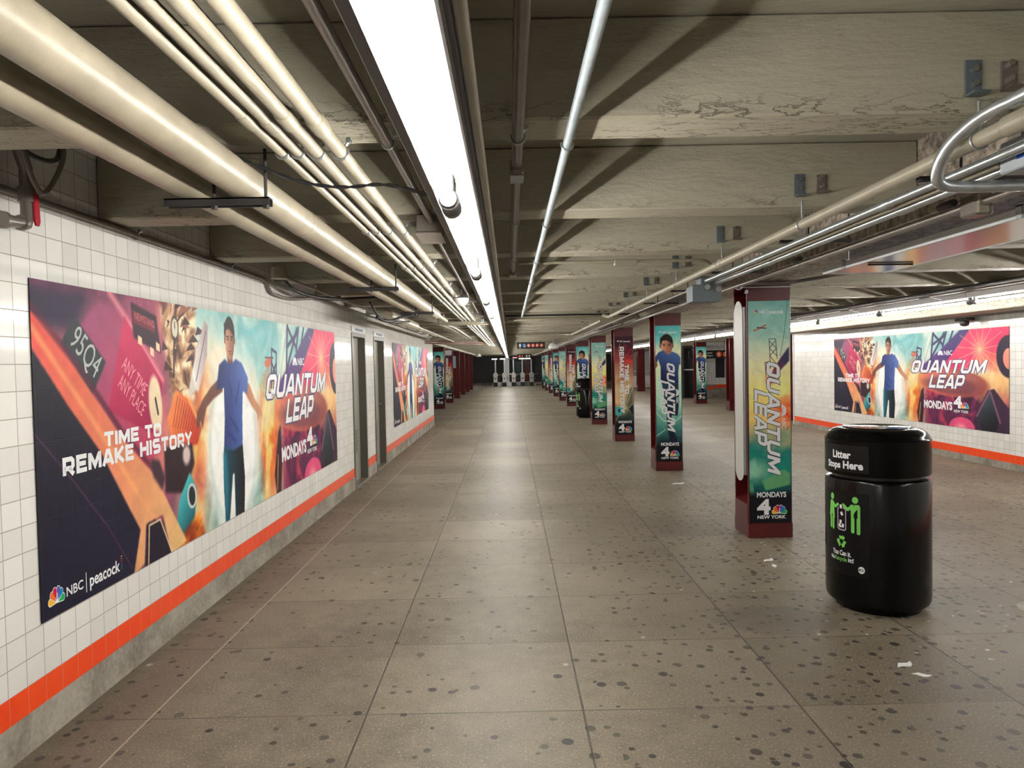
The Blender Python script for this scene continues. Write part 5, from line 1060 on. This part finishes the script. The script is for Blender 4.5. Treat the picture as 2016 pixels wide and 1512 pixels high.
m = MB(); m.tube([(1.0, 48.03, 2.28), (1.0, 48.03, SLAB)], 0.015, 8); m.build('hanging_rod', DULL, s)
m = MB(); m.bbox(-2.74, -2.60, 34.272, 34.288, 1.48, 2.06, 0.003); tag(m.build('plate_sign', mat('pale_blue_plate', rgb(150, 182, 196), 0.35)), 'small pale blue plate on the third left maroon column', 'sign')
s = empty('hanging_sign', (-2.5, 28.6, 2.03)); tag(s, 'small white hanging sign box beside the second left column', 'sign')
m = MB(); m.bbox(-2.60, -2.34, 28.6, 28.66, 2.03, 2.22, 0.004); m.build('sign_panel', WHITE, s); m = MB(); m.tube([(-2.47, 28.63, 2.22), (-2.47, 28.63, GZ)], 0.012, 8); m.build('hanging_rod', DULL, s)
# ================================================================== FAR END: TURNSTILES, FENCE, GATE
def turnstile(x, y):
    r = empty('turnstile', (x, y, 0))
    m = MB(); m.bbox(x-0.14, x+0.14, y, y+1.1, 0.0, 0.30, 0.02); m.build('base_plinth', BLACK, r)
    m = MB(); m.prism([(x-0.15, 0.30), (x+0.15, 0.30), (x+0.13, 0.62), (x+0.17, 0.85), (x+0.10, 1.0), (x-0.10, 1.0), (x-0.17, 0.85), (x-0.13, 0.62)], 1, y, y+1.1); m.build('cabinet', STEEL, r)
    m = MB(); m.tube([(x+0.13, y+0.4, 0.80), (x+0.47, y+0.4, 0.90)], 0.018, 8); m.tube([(x+0.13, y+0.4, 0.80), (x+0.30, y+0.55, 0.45)], 0.018, 8); m.build('tripod_arm', STEEL, r, True)
    m = MB(); m.box(x-0.06, x+0.06, y-0.006, y, 0.55, 0.62); m.build('coin_panel', BLACK, r)
    m = MB(); m.bbox(x-0.045, x+0.045, y+0.45, y+0.55, 1.0, 1.98, 0.006); m.build('post', LTGREY, r)
    return r
t0 = turnstile(-1.04, 51.4)
for i, x in enumerate((-1.04, -0.38, 0.29, 0.94, 1.60)):
    o = t0 if i == 0 else copy_tree(t0); o.location = (x, 51.4, 0); tag(o, ['leftmost', 'second from left', 'middle', 'fourth from left', 'rightmost'][i]+' steel turnstile in the line at the far end of the walkway', 'turnstile')
h = empty('turnstile_header', (0.3, 51.9, 1.98)); tag(h, 'black beam with lit white boxes spanning above the turnstiles', 'header')
m = MB(); m.bbox(-1.35, 1.9, 51.84, 51.96, 1.985, 2.05, 0.005); m.build('beam', SIGNB, h)
for x in (-1.1, -0.5, 0.9, 1.35): m = MB(); m.bbox(x-0.2, x+0.2, 51.80, 51.84, 1.97, 2.05, 0.003); m.build('sign_box', mat('lit_white_sign', (0.9, 0.9, 0.9), 0.4, emit=(1, 1, 0.96), power=1.4), h)
m = MB(); m.bbox(0.25, 0.55, 51.80, 51.84, 2.055, 2.13, 0.003); m.build('sign_box', mat('pink_lit_sign', rgb(236, 150, 160), 0.4, emit=rgb(240, 130, 150), power=0.8), h)
for i, x in enumerate((-0.71, -0.05, 0.615, 1.27)):
    m = MB(); m.bbox(x-0.17, x+0.17, 52.3, 52.33, 0.0, 0.30, 0.004); tag(m.build('kick_panel', WHITE), ['leftmost', 'second', 'third', 'rightmost'][i]+' low white panel seen between the turnstile cabinets', 'panel')
def picket(name, label, x0, x1, y, z1, n, cat='fence'):
    f = empty(name, ((x0+x1)/2, y, 0)); tag(f, label, cat)
    m = MB()
    for z in (0.08, z1*0.5, z1-0.05): m.bbox(x0, x1, y-0.02, y+0.02, z, z+0.05, 0.003)
    m.build('rails', BLACK, f); m = MB()
    for i in range(n+1): x = x0+(x1-x0)*i/n; m.box(x-0.012, x+0.012, y-0.012, y+0.012, 0.0, z1)
    m.build('pickets', DARKST, f); return f
picket('picket_fence', 'black steel picket fence left of the turnstiles', -4.6, -1.35, 52.6, 2.15, 26)
picket('picket_fence', 'narrow black steel fence right of the turnstiles', 1.95, 2.6, 51.6, 2.15, 7)
g = empty('exit_gate', (7.7, 30.3, 0)); tag(g, 'dark caged exit gate with a pale push bar beyond the far right columns', 'gate')
m = MB()
for x in (7.38, 8.08): m.bbox(x-0.04, x+0.04, 30.0, 30.1, 0, 2.15, 0.004); m.bbox(x-0.04, x+0.04, 31.0, 31.1, 0, 2.15, 0.004)
m.bbox(7.34, 8.12, 30.0, 31.1, 2.15, 2.25, 0.004); m.build('gate_frame', DARKST, g)
m = MB()
for i in range(11): m.tube([(7.44+0.058*i, 30.6+0.35*math.sin(i*0.31), 0.05), (7.44+0.058*i, 30.6+0.35*math.sin(i*0.31), 2.15)], 0.016, 8)
m.build('cage_bars', BLACK, g); m = MB(); m.bbox(7.42, 8.04, 30.12, 30.17, 1.20, 1.25, 0.004); m.build('push_bar', WHITE, g)
m = MB(); m.box(7.40, 8.06, 31.05, 31.08, 0.0, 2.15); m.build('back_panel', SIGNB, g)
for k, (x0, x1) in enumerate(((7.15, 7.80), (8.0, 8.9))):
    r = empty('white_railing', ((x0+x1)/2, 42, 0)); tag(r, ('left' if k == 0 else 'right')+' of two white railing panels far off between the right-hand columns', 'railing')
    m = MB()
    for x in (x0, x1): m.tube([(x, 42, 0), (x, 42, 1.05)], 0.025, 8)
    m.tube([(x0, 42, 1.05), (x1, 42, 1.05)], 0.022, 8); m.tube([(x0, 42, 0.75), (x1, 42, 0.75)], 0.018, 8); m.tube([(x0, 42, 0.1), (x1, 42, 0.1)], 0.018, 8); m.build('rail_frame', WHITE, r, True)
    m = MB()
    for i in range(15): x = x0+(x1-x0)*(i+0.5)/15; m.box(x-0.016, x+0.016, 41.99, 42.01, 0.1, 0.75)
    m.build('balusters', WHITE, r)
m = MB(); m.bbox(-0.36, -0.02, 57.0, 57.4, 0.0, BEAM-0.02, 0.01); tag(m.build('white_pillar', PAN), 'bright white pillar behind the turnstiles', 'pillar')
v = empty('vending_machine', (0.74, 58, 0)); tag(v, 'dark teal glass-fronted machine behind the turnstiles', 'machine')
m = MB(); m.bbox(0.42, 1.06, 58.0, 58.8, 0, 1.9, 0.01); m.build('machine_body', SIGNB, v); m = MB(); m.bbox(0.48, 1.0, 57.985, 58.0, 0.75, 1.82, 0.004); m.build('glass_front', TEAL, v)
m = MB(); m.bbox(1.2, 1.66, 58.0, 58.2, 0.0, 2.2, 0.01); tag(m.build('maroon_panel', MAROON), 'maroon panel standing behind the right-hand turnstiles', 'panel')
# small things on the floor
dr = empty('floor_drain', (3.33, 4.37, 0)); tag(dr, 'dark drain hole ringed with white paint in the floor right of the bin', 'drain')
m = MB(); m.lathe((3.33, 4.37), [(0.15, 0.0), (0.15, 0.002), (0.05, 0.003)], 28); m.build('paint_ring', mat('spilt_white_paint', rgb(176, 168, 152), 0.6, noise=0.35, nscale=20), dr)
m = MB(); m.lathe((3.33, 4.37), [(0.062, 0.0), (0.062, 0.0045)], 24); m.build('drain_hole', BLACK, dr)
for k, (x, y, rz, lab) in enumerate(((2.03, 5.58, 0.4, 'larger white paper scrap on the floor in front of the nearest column'), (2.02, 5.42, 1.2, 'small torn white scrap on the floor left of the bin'), (2.02, 3.62, 0.2, 'long white scrap on the floor in front of the bin'), (2.04, 3.50, -0.6, 'small white scrap on the floor in front of the bin, nearest the viewer'), (2.17, 9.19, 0.1, 'pale angular scrap on the floor before the second column'), (2.75, 12.2, 0.3, 'white scrap on the floor beyond the second column'))):
    pts = [(-0.06, -0.02), (-0.02, 0.025), (0.03, 0.015), (0.065, 0.03), (0.05, -0.005), (0.02, -0.03), (-0.03, -0.015)]
    c_, s_ = math.cos(rz), math.sin(rz); sc_ = [1.0, 0.7, 0.9, 0.7, 1.6, 2.2][k]
    m = MB(); m.prism([(x+sc_*(a*c_-b*s_), y+sc_*(a*s_+b*c_)) for a, b in pts], 2, 0.0, 0.003); tag(m.build('paper_scrap', INK_W), lab, 'litter')
